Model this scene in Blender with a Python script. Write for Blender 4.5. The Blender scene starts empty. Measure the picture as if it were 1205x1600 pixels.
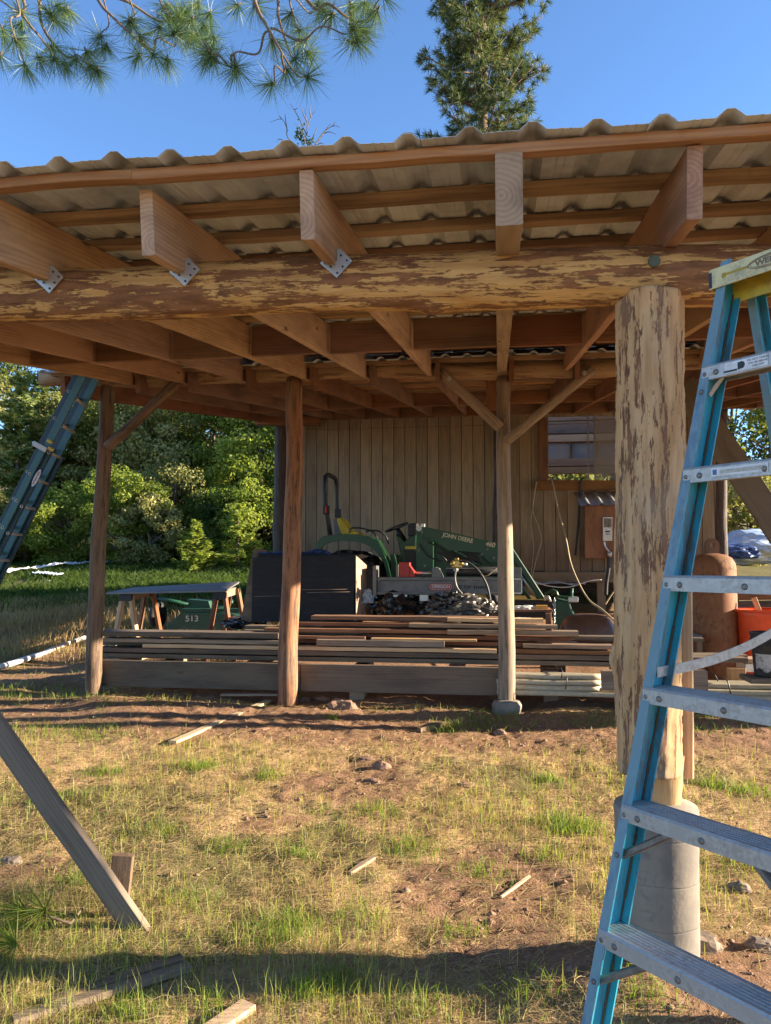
import bpy, bmesh, math, random
import numpy as np
from mathutils import Vector, Matrix
from mathutils import noise as mnoise
PI = math.pi
R = math.radians
S = bpy.context.scene
COL = S.collection

# ------------------------------------------------------------------ camera
F_PX, CX, CY = 1220.0, 602.5, 800.0
EYE = Vector((0, 0, 1.5))
YAW, PITCH = R(8.25), R(3.75)
FWD = Vector((-math.sin(YAW) * math.cos(PITCH), math.cos(YAW) * math.cos(PITCH), math.sin(PITCH)))
RGT = Vector((math.cos(YAW), math.sin(YAW), 0))
UPV = RGT.cross(FWD)
cd = bpy.data.cameras.new('camera')
cam = bpy.data.objects.new('camera', cd)
COL.objects.link(cam)
cd.sensor_fit = 'VERTICAL'
cd.sensor_height = 36.0
cd.lens = F_PX / 1600 * 36.0
cd.clip_start = 0.05
cd.clip_end = 2000
cam.matrix_world = Matrix.Translation(EYE) @ Matrix((RGT, UPV, -FWD)).transposed().to_4x4()
S.camera = cam

def ray(px, py):
    return RGT * ((px - CX) / F_PX) + UPV * ((CY - py) / F_PX) + FWD
def at(px, py, Y):          # photo pixel -> point on the plane y = Y (Y may be > 0 only)
    d = ray(px, py)
    return EYE + d * (Y / d.y)
def atd(px, py, dist):
    return EYE + ray(px, py) * dist

# ------------------------------------------------------------------ light
SUN_EL, SUN_AZ = R(16.5), R(8.0)        # azimuth measured from +X towards +Y
w = bpy.data.worlds.new('World')
S.world = w
w.use_nodes = True
wn = w.node_tree
sky = wn.nodes.new('ShaderNodeTexSky')
sky.sky_type = 'NISHITA'
sky.sun_disc = False
sky.sun_elevation = SUN_EL
sky.sun_rotation = PI / 2 - SUN_AZ
sky.altitude = 1500
sky.air_density = 1.0
sky.dust_density = 0.1
sky.ozone_density = 4.5
wn.links.new(sky.outputs[0], wn.nodes['Background'].inputs[0])
wn.nodes['Background'].inputs[1].default_value = 0.092
sl = bpy.data.lights.new('sun', 'SUN')
sl.energy = 5.0
sl.angle = R(0.55)
sl.color = (1.0, 0.86, 0.66)
so = bpy.data.objects.new('sun', sl)
COL.objects.link(so)
sd = Vector((math.cos(SUN_EL) * math.cos(SUN_AZ), math.cos(SUN_EL) * math.sin(SUN_AZ), math.sin(SUN_EL)))
so.rotation_euler = sd.to_track_quat('Z', 'Y').to_euler()
so.location = (20, 3, 12)
S.view_settings.view_transform = 'Standard'
S.view_settings.look = 'None'
S.view_settings.exposure = 2.05
S.view_settings.gamma = 1.0
S.render.engine = 'CYCLES'
try:
    S.cycles.use_denoising = True
    S.cycles.max_bounces = 8
    S.cycles.transparent_max_bounces = 8
    S.cycles.sample_clamp_indirect = 6
except Exception:
    pass

# ------------------------------------------------------------------ helpers
rnd = random.Random(7)
rs = np.random.RandomState(11)
WM = {}

def link(o, parent=None, M=None):
    COL.objects.link(o)
    M = M or Matrix.Identity(4)
    if parent is not None:
        o.parent = parent
        o.matrix_parent_inverse = WM[parent.name].inverted()
    o.matrix_basis = M
    WM[o.name] = M.copy()
    return o

def tag(o, label=None, cat=None, group=None, kind=None):
    if label: o['label'] = label
    if cat: o['category'] = cat
    if group: o['group'] = group
    if kind: o['kind'] = kind
    return o

def thing(name, label, cat, loc=(0, 0, 0), group=None):
    o = bpy.data.objects.new(name, None)
    o.empty_display_size = 0.2
    link(o, None, Matrix.Translation(Vector(loc)))
    return tag(o, label, cat, group)

def frame(o, x, y, z):
    M = Matrix((Vector(x), Vector(y), Vector(z))).transposed().to_4x4()
    M.translation = Vector(o)
    return M
def facing(p, ang=0):        # XY text plane that faces the viewer side (-Y), rotated by ang in that plane
    c, s = math.cos(ang), math.sin(ang)
    return frame(p, (c, 0, s), (-s, 0, c), (0, -1, 0))

class MB:
    def __init__(s): s.v, s.f, s.sm, s.mi = [], [], [], []
    def add(s, vs, fs, smooth=False, mi=0):
        n = len(s.v)
        s.v += [tuple(v) for v in vs]
        for f in fs:
            s.f.append([i + n for i in f]); s.sm.append(smooth); s.mi.append(mi)
        return s
    def box(s, c, size, M=None):
        c = Vector(c); hx, hy, hz = [k / 2 for k in size]
        vs = [Vector((x, y, z)) for x in (-hx, hx) for y in (-hy, hy) for z in (-hz, hz)]
        vs = [(M @ v if M else v) + c for v in vs]
        return s.add(vs, [(0,1,3,2),(4,6,7,5),(0,4,5,1),(2,3,7,6),(0,2,6,4),(1,5,7,3)])
    def prism(s, pts, ext, smooth=False):
        pts = [Vector(p) for p in pts]; e = Vector(ext); n = len(pts)
        nr = Vector((0, 0, 0))
        for i in range(n):
            nr += pts[i].cross(pts[(i + 1) % n])
        if nr.dot(e) > 0: pts.reverse()
        vs = pts + [p + e for p in pts]
        s.add(vs, [list(range(n)), list(range(2 * n - 1, n - 1, -1))])
        n0 = len(s.v) - 2 * n
        for i in range(n):
            j = (i + 1) % n
            s.f.append([n0 + i, n0 + n + i, n0 + n + j, n0 + j]); s.sm.append(smooth); s.mi.append(0)
        return s
    def tube(s, pts, r, n=8, cap=True, smooth=True, roll=0.0):
        pts = [Vector(p) for p in pts]
        rr = r if hasattr(r, '__len__') else [r] * len(pts)
        vs, fs = [], []
        prev = None
        for i, p in enumerate(pts):
            t = (pts[min(i + 1, len(pts) - 1)] - pts[max(i - 1, 0)])
            t = t.normalized() if t.length > 1e-9 else Vector((0, 0, 1))
            if prev is None:
                a = Vector((0, 0, 1)) if abs(t.z) < .9 else Vector((0, 1, 0))
                a = (a - t * a.dot(t)).normalized()
            else:
                a = (prev - t * prev.dot(t))
                a = a.normalized() if a.length > 1e-6 else prev
            prev = a
            b = t.cross(a)
            for k in range(n):
                q = 2 * PI * k / n + roll
                vs.append(p + (a * math.cos(q) + b * math.sin(q)) * rr[i])
        for i in range(len(pts) - 1):
            for k in range(n):
                l = (k + 1) % n
                fs.append((i * n + k, i * n + l, (i + 1) * n + l, (i + 1) * n + k))
        s.add(vs, fs, smooth)
        if cap:
            m = len(s.v) - len(vs)
            s.f.append([m + k for k in range(n - 1, -1, -1)]); s.sm.append(False); s.mi.append(0)
            s.f.append([m + len(vs) - n + k for k in range(n)]); s.sm.append(False); s.mi.append(0)
        return s
    def lathe(s, prof, c, axis=(0, 0, 1), n=32, smooth=True):   # prof: (radius, height)
        ax = Vector(axis).normalized()
        a = Vector((1, 0, 0)) if abs(ax.x) < .8 else Vector((0, 1, 0))
        a = (a - ax * a.dot(ax)).normalized(); b = ax.cross(a); c = Vector(c)
        vs, fs = [], []
        for r_, h in prof:
            for k in range(n):
                q = 2 * PI * k / n
                vs.append(c + ax * h + (a * math.cos(q) + b * math.sin(q)) * r_)
        for i in range(len(prof) - 1):
            for k in range(n):
                l = (k + 1) % n
                fs.append((i * n + k, i * n + l, (i + 1) * n + l, (i + 1) * n + k))
        return s.add(vs, fs, smooth)
    def build(s, name, mat, parent=None, M=None, bevel=0, kind=None):
        me = bpy.data.meshes.new(name)
        me.from_pydata(s.v, [], s.f)
        me.polygons.foreach_set('use_smooth', s.sm)
        for m_ in (mat if isinstance(mat, (list, tuple)) else [mat]):
            me.materials.append(m_)
        if any(s.mi): me.polygons.foreach_set('material_index', s.mi)
        if bevel:
            bm = bmesh.new(); bm.from_mesh(me)
            bmesh.ops.recalc_face_normals(bm, faces=bm.faces)
            es = [e for e in bm.edges if len(e.link_faces) == 2 and e.calc_face_angle(0) > R(35)]
            bmesh.ops.bevel(bm, geom=es, offset=bevel, segments=2, profile=.6, affect='EDGES', clamp_overlap=True)
            bm.to_mesh(me); bm.free()
        me.update()
        o = bpy.data.objects.new(name, me)
        link(o, parent, M)
        if kind: o['kind'] = kind
        return o

def mesh_np(name, V, Fq, mat, parent=None, tint=None, kind=None, M=None, smooth=False):
    """V (n,3), Fq (m,k) faces of equal size; tint = one value per face"""
    me = bpy.data.meshes.new(name)
    n, m, k = len(V), len(Fq), Fq.shape[1]
    me.vertices.add(n); me.vertices.foreach_set('co', np.ascontiguousarray(V, np.float32).ravel())
    me.loops.add(m * k); me.loops.foreach_set('vertex_index', np.ascontiguousarray(Fq, np.int32).ravel())
    me.polygons.add(m); me.polygons.foreach_set('loop_start', np.arange(0, m * k, k, dtype=np.int32))
    if smooth: me.polygons.foreach_set('use_smooth', np.ones(m, bool))
    me.update(calc_edges=True)
    if tint is not None:
        a = me.attributes.new('tint', 'FLOAT', 'FACE'); a.data.foreach_set('value', tint.astype(np.float32))
    me.materials.append(mat)
    o = bpy.data.objects.new(name, me)
    link(o, parent, M)
    if kind: o['kind'] = kind
    return o

def _hash(ix, iy, seed):
    h = (ix.astype(np.int64) * 374761393 + iy.astype(np.int64) * 668265263 + seed * 1442695041) & 0xffffffff
    h = ((h ^ (h >> 13)) * 1274126177) & 0xffffffff
    return ((h ^ (h >> 16)) & 0xffff) / 65535.0
def vnoise(x, y, f=1.0, seed=0):
    x = np.asarray(x, float) * f; y = np.asarray(y, float) * f
    ix, iy = np.floor(x), np.floor(y); fx, fy = x - ix, y - iy
    fx = fx * fx * (3 - 2 * fx); fy = fy * fy * (3 - 2 * fy)
    a = _hash(ix, iy, seed); b = _hash(ix + 1, iy, seed); c = _hash(ix, iy + 1, seed); d = _hash(ix + 1, iy + 1, seed)
    return (a * (1 - fx) + b * fx) * (1 - fy) + (c * (1 - fx) + d * fx) * fy
def fbm(x, y, f=1.0, seed=0, o=4):
    s_, a, t = 0, 1.0, 0
    for i in range(o):
        s_ = s_ + a * vnoise(x, y, f * 2 ** i, seed + i * 17); t += a; a *= .5
    return s_ / t
HY = [-30, 0, 3, 5.5, 7.5, 10, 13, 18, 24, 30, 60, 120, 400, 900]
HZ = [-.6, -.06, 0, .07, .14, .33, .5, .92, 1.45, 2.2, 8, 16, 40, 60]
def H(x, y):
    x = np.asarray(x, float); y = np.asarray(y, float)
    z = np.interp(y, HY, HZ)
    z = z + (fbm(x, y, .9, 3, 3) - .5) * .07 * np.clip((y - 1) / 3, .5, 2.5)
    z = z + .05 * np.exp(-((y - 7.15) / .16) ** 2) * (.4 + fbm(x, y, 1.5, 9, 2)) * (np.abs(x - .2) < 4.2)   # spill of soil along the barn
    z = z + .10 * np.exp(-(((x - .38) / .35) ** 2 + ((y - 2.95) / .3) ** 2)) + .05 * np.exp(-(((x - .95) / .45) ** 2 + ((y - 3.1) / .4) ** 2))
    z = z + .28 * np.exp(-(((x + 6.6) / 1.3) ** 2 + ((y - 14.5) / 1.6) ** 2)) * (.5 + fbm(x, y, 1.1, 21, 3))
    return z
def h0(x, y): return float(H(x, y))

def board(name, p0, p1, h, t, mat, parent=None, up=(0, 0, 1), cham=.003, rough=.0012, bow=0.0, seg=None, twist=0.0, end_taper=0, seed=None):
    """timber from p0 to p1: h = size along up, t = size across; local X runs along it"""
    p0, p1 = Vector(p0), Vector(p1)
    d = p1 - p0; L = d.length; x = d / L
    u = Vector(up); z = (u - x * u.dot(x)).normalized(); y = z.cross(x)
    rr = random.Random(seed if seed is not None else int(abs(p0.x * 911 + p0.y * 577 + p0.z * 331 + p1.x * 71) * 1000) % 99991)
    seg = seg or max(2, min(26, int(L / .16)))
    hh, ht = h / 2, t / 2
    c = min(cham, hh * .45, ht * .45)
    sec = [(-ht + c, -hh), (ht - c, -hh), (ht, -hh + c), (ht, hh - c), (ht - c, hh), (-ht + c, hh), (-ht, hh - c), (-ht, -hh + c)]
    vs = []
    b1, b2, ph = rr.uniform(-bow, bow), rr.uniform(-bow, bow), rr.uniform(0, 6)
    for i in range(seg + 1):
        s_ = i / seg
        X = (s_ - .5) * L
        e = 1 - end_taper * (1 if i in (0, seg) else 0)
        oy = b1 * math.sin(s_ * PI + ph * .1) + rr.uniform(-rough, rough)
        oz = b2 * math.sin(s_ * PI) + rr.uniform(-rough, rough)
        tw = twist * (s_ - .5)
        for (a, b) in sec:
            a, b = a * e + rr.uniform(-rough, rough) * .5, b * e + rr.uniform(-rough, rough) * .5
            vs.append((X, oy + a * math.cos(tw) - b * math.sin(tw), oz + a * math.sin(tw) + b * math.cos(tw)))
    fs = [tuple(range(7, -1, -1)), tuple(range(seg * 8, seg * 8 + 8))]
    for i in range(seg):
        for k in range(8):
            l = (k + 1) % 8
            fs.append((i * 8 + k, i * 8 + l, i * 8 + 8 + l, i * 8 + 8 + k))
    m = MB(); m.add(vs, fs)
    return m.build(name, mat, parent, frame((p0 + p1) / 2, x, y, z))

def logp(name, p0, p1, r0, r1, mat, parent=None, n=22, seg=None, bump=.03, wob=.01, seed=1, knots=0, flake=0.0):
    p0, p1 = Vector(p0), Vector(p1)
    d = p1 - p0; L = d.length; x = d / L
    u = Vector((0, 0, 1)) if abs(x.z) < .8 else Vector((0, -1, 0))
    z = (u - x * u.dot(x)).normalized(); y = z.cross(x)
    rr = random.Random(seed)
    seg = seg or max(6, min(70, int(L / .07)))
    kn = [(rr.uniform(-L / 2, L / 2), rr.uniform(0, 2 * PI)) for _ in range(knots)]
    ph = [rr.uniform(0, 6) for _ in range(8)]
    vs = []
    for i in range(seg + 1):
        s_ = i / seg; X = (s_ - .5) * L; rad = r0 + (r1 - r0) * s_
        oy = wob * (math.sin(2.1 * X + ph[0]) + .5 * math.sin(5.3 * X + ph[1]))
        oz = wob * (math.sin(1.7 * X + ph[2]) + .5 * math.sin(4.1 * X + ph[3]))
        for k in range(n):
            q = 2 * PI * k / n
            b = 1 + bump * (math.sin(3 * q + ph[4] + X * 1.3) * .5 + math.sin(5 * q + ph[5] - X * 2.1) * .35 + math.sin(9 * q + 6 * X) * .15 + rr.uniform(-.3, .3))
            for kx, kq in kn:
                dq = (q - kq + PI) % (2 * PI) - PI
                b += .16 * math.exp(-((X - kx) / .05) ** 2 - (dq / .3) ** 2)
            if flake:
                nv = mnoise.noise(Vector((X * 3.2, math.cos(q) * 1.9, math.sin(q) * 1.9)) + Vector((seed, 0, 0))) + .6 * mnoise.noise(Vector((X * 11, math.cos(q) * 6, math.sin(q) * 6)))
                b += (flake if nv > .05 else 0) / rad + .35 * flake / rad * mnoise.noise(Vector((X * 30, q * 9, seed)))
            vs.append((X, oy + math.cos(q) * rad * b, oz + math.sin(q) * rad * b))
    m = MB()
    fs = []
    for i in range(seg):
        for k in range(n):
            l = (k + 1) % n
            fs.append((i * n + k, i * n + l, (i + 1) * n + l, (i + 1) * n + k))
    m.add(vs, fs, True)
    m.f.append(list(range(n - 1, -1, -1))); m.sm.append(False); m.mi.append(0)
    m.f.append([seg * n + k for k in range(n)]); m.sm.append(False); m.mi.append(0)
    return m.build(name, mat, parent, frame((p0 + p1) / 2, x, y, z))

def text(name, body, size, M, mat, parent, ext=.001, width=None, shear=0, bold=0):
    cu = bpy.data.curves.new(name, 'FONT')
    cu.body = body; cu.size = size; cu.extrude = ext; cu.align_x = 'CENTER'; cu.align_y = 'CENTER'; cu.shear = shear; cu.offset = bold
    tmp = bpy.data.objects.new('tmp', cu); COL.objects.link(tmp)
    dg = bpy.context.evaluated_depsgraph_get(); dg.update()
    me = bpy.data.meshes.new_from_object(tmp.evaluated_get(dg))
    COL.objects.unlink(tmp); bpy.data.objects.remove(tmp)
    if width:
        xs = [v.co.x for v in me.vertices]
        k = width / max(1e-6, max(xs) - min(xs))
        for v in me.vertices: v.co.x *= k
    me.materials.clear(); me.materials.append(mat); me.name = name
    o = bpy.data.objects.new(name, me)
    return link(o, parent, M)

# ------------------------------------------------------------------ materials
class NT:
    def __init__(s, name):
        s.m = bpy.data.materials.new(name); s.m.use_nodes = True; s.t = s.m.node_tree
        s.b = s.t.nodes['Principled BSDF']; s.out = s.t.nodes['Material Output']
    def n(s, ty, ins=None, **pr):
        nd = s.t.nodes.new('ShaderNode' + ty)
        for k, v in pr.items(): setattr(nd, k, v)
        for k, v in (ins or {}).items(): s.set(nd.inputs[k], v)
        return nd
    def set(s, sock, v):
        if isinstance(v, bpy.types.NodeSocket): s.t.links.new(v, sock)
        elif isinstance(v, (tuple, list)) and len(v) == 3 and sock.type == 'RGBA': sock.default_value = (*v, 1)
        else: sock.default_value = v
    def math(s, op, a, b=0.0, c=None):
        nd = s.n('Math', {0: a, 1: b}, operation=op)
        if c is not None: s.set(nd.inputs[2], c)
        return nd.outputs[0]
    def mix(s, f, a, b, blend='MIX'):
        nd = s.n('Mix', {0: f}, data_type='RGBA', blend_type=blend)
        s.set(nd.inputs[6], a); s.set(nd.inputs[7], b)
        return nd.outputs[2]
    def ramp(s, f, lo, hi):
        nd = s.n('MapRange', {0: f, 1: lo, 2: hi, 3: 0.0, 4: 1.0}); nd.interpolation_type = 'SMOOTHSTEP'
        return nd.outputs[0]
    def noise(s, vec, scale, detail=4, rough=.55, dist=0):
        nd = s.n('TexNoise', {'Scale': scale, 'Detail': detail, 'Roughness': rough, 'Distortion': dist})
        if vec is not None: s.set(nd.inputs['Vector'], vec)
        return nd.outputs[0]
    def scale(s, vec, sc):
        return s.n('Mapping', {0: vec, 3: sc}).outputs[0]
    def obj(s, rand=True):
        c = s.n('TexCoord').outputs['Object']
        if not rand: return c
        r_ = s.n('ObjectInfo').outputs['Random']
        k = s.n('CombineXYZ', {0: s.math('MULTIPLY', r_, 71.0), 1: s.math('MULTIPLY', r_, 0.0), 2: s.math('MULTIPLY', r_, 0.0)}).outputs[0]
        return s.n('VectorMath', {0: c, 1: k}, operation='ADD').outputs[0]
    def rnd(s, k=1.0):
        r_ = s.n('ObjectInfo').outputs['Random']
        return s.math('FRACT', s.math('MULTIPLY', r_, k * 13.37))
    def bump(s, h, strength=.3, dist=.01):
        b = s.n('Bump', {'Strength': strength, 'Distance': dist, 'Height': h})
        s.t.links.new(b.outputs[0], s.b.inputs['Normal'])
    def base(s, c, rough=.7, metal=0.0, spec=None):
        s.set(s.b.inputs['Base Color'], c); s.set(s.b.inputs['Roughness'], rough); s.set(s.b.inputs['Metallic'], metal)
        if spec is not None: s.set(s.b.inputs['Specular IOR Level'], spec)
        return s.m

def wood(name, light, dark, stain=(.1, .07, .05), stain_amt=.4, freq=70, rough=.75, bump=.35, vary=.35, pith=.10, knots=.6):
    g = NT(name)
    v = g.obj()
    sx = g.n('SeparateXYZ', {0: v})
    n1 = g.noise(g.scale(v, (1.1, 5, 5)), 1.0, 3)
    n2 = g.noise(g.scale(v, (.6, 4, 4)), 1.3, 3)
    oy = g.math('MULTIPLY', g.math('SUBTRACT', g.rnd(1), .5), pith)
    oz = g.math('MULTIPLY', g.math('SUBTRACT', g.rnd(2.3), .3), pith * 1.4)
    y = g.math('ADD', g.math('ADD', sx.outputs[1], oy), g.math('MULTIPLY', g.math('SUBTRACT', n1, .5), .035))
    z = g.math('ADD', g.math('ADD', sx.outputs[2], oz), g.math('MULTIPLY', g.math('SUBTRACT', n2, .5), .05))
    # knots push the rings
    vo = g.n('TexVoronoi', {'Vector': g.scale(v, (1.6, 5.5, 5.5)), 'Scale': 1.0, 'Randomness': 1.0})
    kd = vo.outputs['Distance']
    kn = g.math('SUBTRACT', 1.0, g.ramp(kd, .05, .22))
    rr = g.math('SQRT', g.math('ADD', g.math('MULTIPLY', y, y), g.math('MULTIPLY', z, z)))
    rr = g.math('ADD', rr, g.math('MULTIPLY', kn, .012))
    ring = g.math('MULTIPLY_ADD', g.math('SINE', g.math('MULTIPLY', rr, freq * 6.283)), .5, .5)
    ring = g.math('POWER', ring, 1.8)
    fib = g.noise(g.scale(v, (5, 260, 260)), 1.0, 3, .6)
    big = g.noise(g.scale(v, (1.4, 7, 7)), 1.0, 5, .6)
    spots = g.noise(v, 9.0, 4, .6)
    c = g.mix(g.math('MULTIPLY', ring, g.math('MULTIPLY_ADD', big, .9, .15)), light, dark)
    c = g.mix(g.math('MULTIPLY', g.ramp(fib, .35, .8), .35), c, dark)
    c = g.mix(g.math('MULTIPLY', g.ramp(big, .42, .72), stain_amt), c, stain)
    c = g.mix(g.math('MULTIPLY', g.ramp(spots, .62, .75), stain_amt * .5), c, stain)
    core = g.math('SUBTRACT', 1.0, g.ramp(kd, .03, .10))
    c = g.mix(g.math('MULTIPLY', core, knots), c, (.07, .035, .02))
    hv = g.n('HueSaturation', {'Hue': g.math('MULTIPLY_ADD', g.rnd(3.1), .02, .49), 'Saturation': g.math('MULTIPLY_ADD', g.rnd(4.7), .3, .85), 'Value': g.math('MULTIPLY_ADD', g.rnd(5.9), vary, 1 - vary / 2), 'Color': c})
    g.base(hv.outputs[0], rough, spec=.3)
    hgt = g.math('ADD', g.math('MULTIPLY', ring, .4), g.math('ADD', g.math('MULTIPLY', fib, .8), g.math('MULTIPLY', g.noise(v, 40, 3), .3)))
    g.bump(hgt, bump, .0015)
    return g.m

def peeled(name, pale, mid, bark, amt=.5, sc=(2.2, 13, 13), extra=None, lo=.02):
    g = NT(name)
    v = g.obj()
    n0 = g.noise(g.scale(v, (1.0, 3.0, 3.0)), 1.0, 3)
    a = g.noise(g.scale(v, sc), 1.0, 12, .72, .25)
    a2 = g.noise(g.scale(v, (sc[0] * 6, sc[1] * 5, sc[2] * 5)), 1.0, 8, .7)
    a3 = g.noise(g.scale(v, (sc[0] * .7, sc[1] * 2.6, sc[2] * 2.6)), 1.0, 8, .65)
    s3 = g.math('ADD', g.math('MULTIPLY', a, .55), g.math('ADD', g.math('MULTIPLY', a2, .17), g.math('MULTIPLY', a3, .28)))
    m = g.ramp(g.math('ADD', s3, g.math('MULTIPLY', g.math('SUBTRACT', n0, .5), .16)), 1 - amt - lo, 1 - amt + lo)
    tone = g.noise(g.scale(v, (3, 30, 30)), 1.0, 5, .6)
    c = g.mix(g.ramp(tone, .3, .7), pale, mid)
    sp = g.n('TexVoronoi', {'Vector': g.scale(v, (14, 30, 30)), 'Scale': 1.0}).outputs['Distance']
    spn = g.math('MULTIPLY', g.math('SUBTRACT', 1.0, g.ramp(sp, .08, .2)), g.ramp(g.noise(v, 5, 3), .45, .6))
    c = g.mix(g.math('MULTIPLY', spn, .7), c, bark)
    crk = g.noise(g.scale(v, (1.2, 46, 46)), 1.0, 4, .7)
    crm = g.ramp(crk, .66, .72)
    bc = g.mix(g.ramp(g.noise(g.scale(v, (8, 40, 40)), 1.0, 4), .3, .7), bark, tuple(k * 1.8 for k in bark))
    c = g.mix(m, c, bc)
    c = g.mix(g.math('MULTIPLY', crm, .75), c, (.05, .03, .02))
    if extra: c = g.mix(g.math('MULTIPLY', g.ramp(g.noise(g.scale(v, (2.0, 4, 4)), 1.0, 4), .5, .68), extra[1]), c, extra[0])
    g.base(c, .72, spec=.3)
    hgt = g.math('ADD', g.math('MULTIPLY', m, 1.0), g.math('ADD', g.math('MULTIPLY', tone, .35), g.math('MULTIPLY', crm, -1.0)))
    g.bump(hgt, .6, .004)
    return g.m

def plain(name, c, rough=.6, metal=0.0, dirt=None, dirt_amt=.3, nscale=8, bump=0.0, spec=None, c2=None, stretch=(1, 1, 1)):
    g = NT(name)
    v = g.obj()
    vs = g.scale(v, stretch)
    n1 = g.noise(vs, nscale, 5, .62)
    n2 = g.noise(vs, nscale * 5.3, 4, .6)
    col = g.mix(g.ramp(n1, .3, .7), c, c2 or tuple(k * .8 for k in c))
    if dirt: col = g.mix(g.math('MULTIPLY', g.ramp(g.math('ADD', g.math('MULTIPLY', n1, .6), g.math('MULTIPLY', n2, .4)), .47, .62), dirt_amt), col, dirt)
    g.base(col, g.math('MULTIPLY_ADD', n2, .25, rough - .12), metal, spec)
    if bump: g.bump(g.math('ADD', n1, g.math('MULTIPLY', n2, .6)), bump, .004)
    return g.m

def leafmat(name, cols, trans=.35, rough=.55, spec=.25):
    g = NT(name)
    a = g.n('Attribute', attribute_name='tint').outputs['Fac']
    cr = g.n('ValToRGB', {0: a})
    el = cr.color_ramp.elements
    while len(el) < len(cols): el.new(.5)
    for i, c in enumerate(cols):
        el[i].position = i / (len(cols) - 1); el[i].color = (*c, 1)
    g.base(cr.outputs[0], rough, spec=spec)
    tr = g.n('BsdfTranslucent', {0: g.mix(1.0, cr.outputs[0], (1.0, 1.0, .45), 'MULTIPLY')})
    mx = g.n('MixShader', {0: trans, 1: g.b.outputs[0], 2: tr.outputs[0]})
    g.t.links.new(mx.outputs[0], g.out.inputs[0])
    return g.m

M_ = {}
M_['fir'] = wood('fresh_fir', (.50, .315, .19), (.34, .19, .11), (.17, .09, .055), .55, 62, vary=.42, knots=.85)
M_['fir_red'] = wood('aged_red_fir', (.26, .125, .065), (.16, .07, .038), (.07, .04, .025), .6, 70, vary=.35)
M_['purlin'] = wood('purlin_pine', (.46, .29, .16), (.30, .165, .09), (.13, .07, .045), .6, 60, vary=.5)
M_['weathered'] = wood('weathered_board', (.30, .22, .155), (.19, .13, .09), (.09, .065, .05), .55, 75, vary=.5, bump=.6)
M_['greyboard'] = wood('grey_board', (.19, .145, .105), (.12, .09, .066), (.06, .045, .035), .55, 55, vary=.3, bump=.7)
M_['newboard'] = wood('pale_new_board', (.62, .44, .25), (.48, .30, .15), (.28, .17, .10), .25, 60, vary=.2)
M_['siding'] = wood('siding_board', (.37, .27, .175), (.28, .195, .125), (.14, .10, .075), .5, 45, vary=.28, bump=.5)
M_['post_brown'] = peeled('post_brown', (.22, .14, .085), (.15, .09, .055), (.07, .045, .03), .46, (3, 26, 26))
M_['post_red'] = peeled('post_red', (.34, .16, .08), (.24, .11, .055), (.10, .05, .03), .47, (3, 30, 30), ((.32, .25, .17), .3))
M_['post_grey'] = peeled('post_grey', (.34, .25, .17), (.22, .16, .11), (.10, .07, .05), .44, (2, 26, 26))
M_['dark_log'] = peeled('dark_log', (.12, .09, .07), (.08, .06, .05), (.05, .035, .03), .5, (3, 24, 24))
M_['bigpost'] = peeled('big_post_bark', (.64, .40, .20), (.44, .24, .10), (.14, .065, .034), .470, (3.4, 20, 20), ((.44, .34, .23), .4), .010)
M_['beamlog'] = peeled('beam_log_bark', (.68, .42, .16), (.50, .28, .10), (.16, .072, .032), .492, (3.6, 19, 19), None, .010)
M_['beam2'] = peeled('rear_beam_bark', (.40, .26, .14), (.28, .17, .09), (.12, .065, .04), .45, (2, 16, 16))
M_['roof'] = plain('tan_roof_metal', (.62, .66, .68), .5, .0, (.33, .31, .29), .4, 3, c2=(.52, .55, .56), spec=.6)
M_['galv'] = plain('galvanised_steel', (.50, .51, .50), .42, .85, (.25, .24, .2), .3, 25, c2=(.62, .62, .6))
M_['alu'] = plain('worn_aluminium', (.40, .385, .36), .5, .5, (.20, .16, .12), .45, 16, c2=(.52, .50, .47), bump=.05)
M_['aludark'] = plain('dirty_aluminium', (.22, .20, .18), .5, .6, (.14, .1, .07), .5, 30)
M_['blue'] = plain('blue_fibreglass', (.02, .31, .41), .42, 0, (.10, .09, .07), .75, 14, c2=(.05, .30, .42), stretch=(1, 1, .25))
M_['bluegrey'] = plain('grey_blue_fibreglass', (.15, .25, .27), .6, 0, (.07, .13, .18), .6, 9, c2=(.19, .30, .36), stretch=(1, 1, .3))  # greyer blue for the front face of each rail
M_['seam'] = plain('grime', (.09, .07, .05), .9, 0, nscale=40)
M_['yellow'] = plain('yellow_plastic', (.62, .47, .045), .55, 0, (.25, .2, .1), .4, 20)
M_['yellowworn'] = plain('worn_yellow_plastic', (.66, .58, .30), .6, 0, (.2, .18, .15), .5, 22)
M_['teal'] = plain('teal_fibreglass', (.035, .12, .14), .5, 0, (.05, .06, .06), .3, 10, c2=(.045, .15, .17))
M_['tealdark'] = plain('dark_teal_fibreglass', (.012, .045, .07), .5, 0, nscale=10)
M_['white'] = plain('white_paint', (.75, .75, .73), .5, 0, (.4, .36, .3), .2, 20)
M_['black'] = plain('black_paint', (.02, .02, .022), .5, 0, (.05, .045, .04), .3, 20)
M_['blackrub'] = plain('black_rubber', (.022, .022, .022), .8, 0, (.09, .07, .05), .5, 14, bump=.2)
M_['ink'] = plain('dark_ink', (.03, .03, .035), .6)
M_['red'] = plain('red_paint', (.45, .03, .022), .45, 0, (.15, .04, .03), .3, 20)
M_['green'] = plain('tractor_green', (.006, .055, .016), .32, 0, (.03, .05, .03), .35, 8, spec=.5)
M_['greendull'] = plain('dull_green', (.015, .085, .05), .5, 0, (.05, .06, .04), .4, 8)
M_['tyellow'] = plain('tractor_yellow', (.70, .48, .02), .4, 0)
M_['grey'] = plain('splitter_grey', (.16, .16, .165), .42, .1, (.08, .07, .06), .3, 10)
M_['brass'] = plain('brass', (.55, .38, .13), .35, .9)
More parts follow.
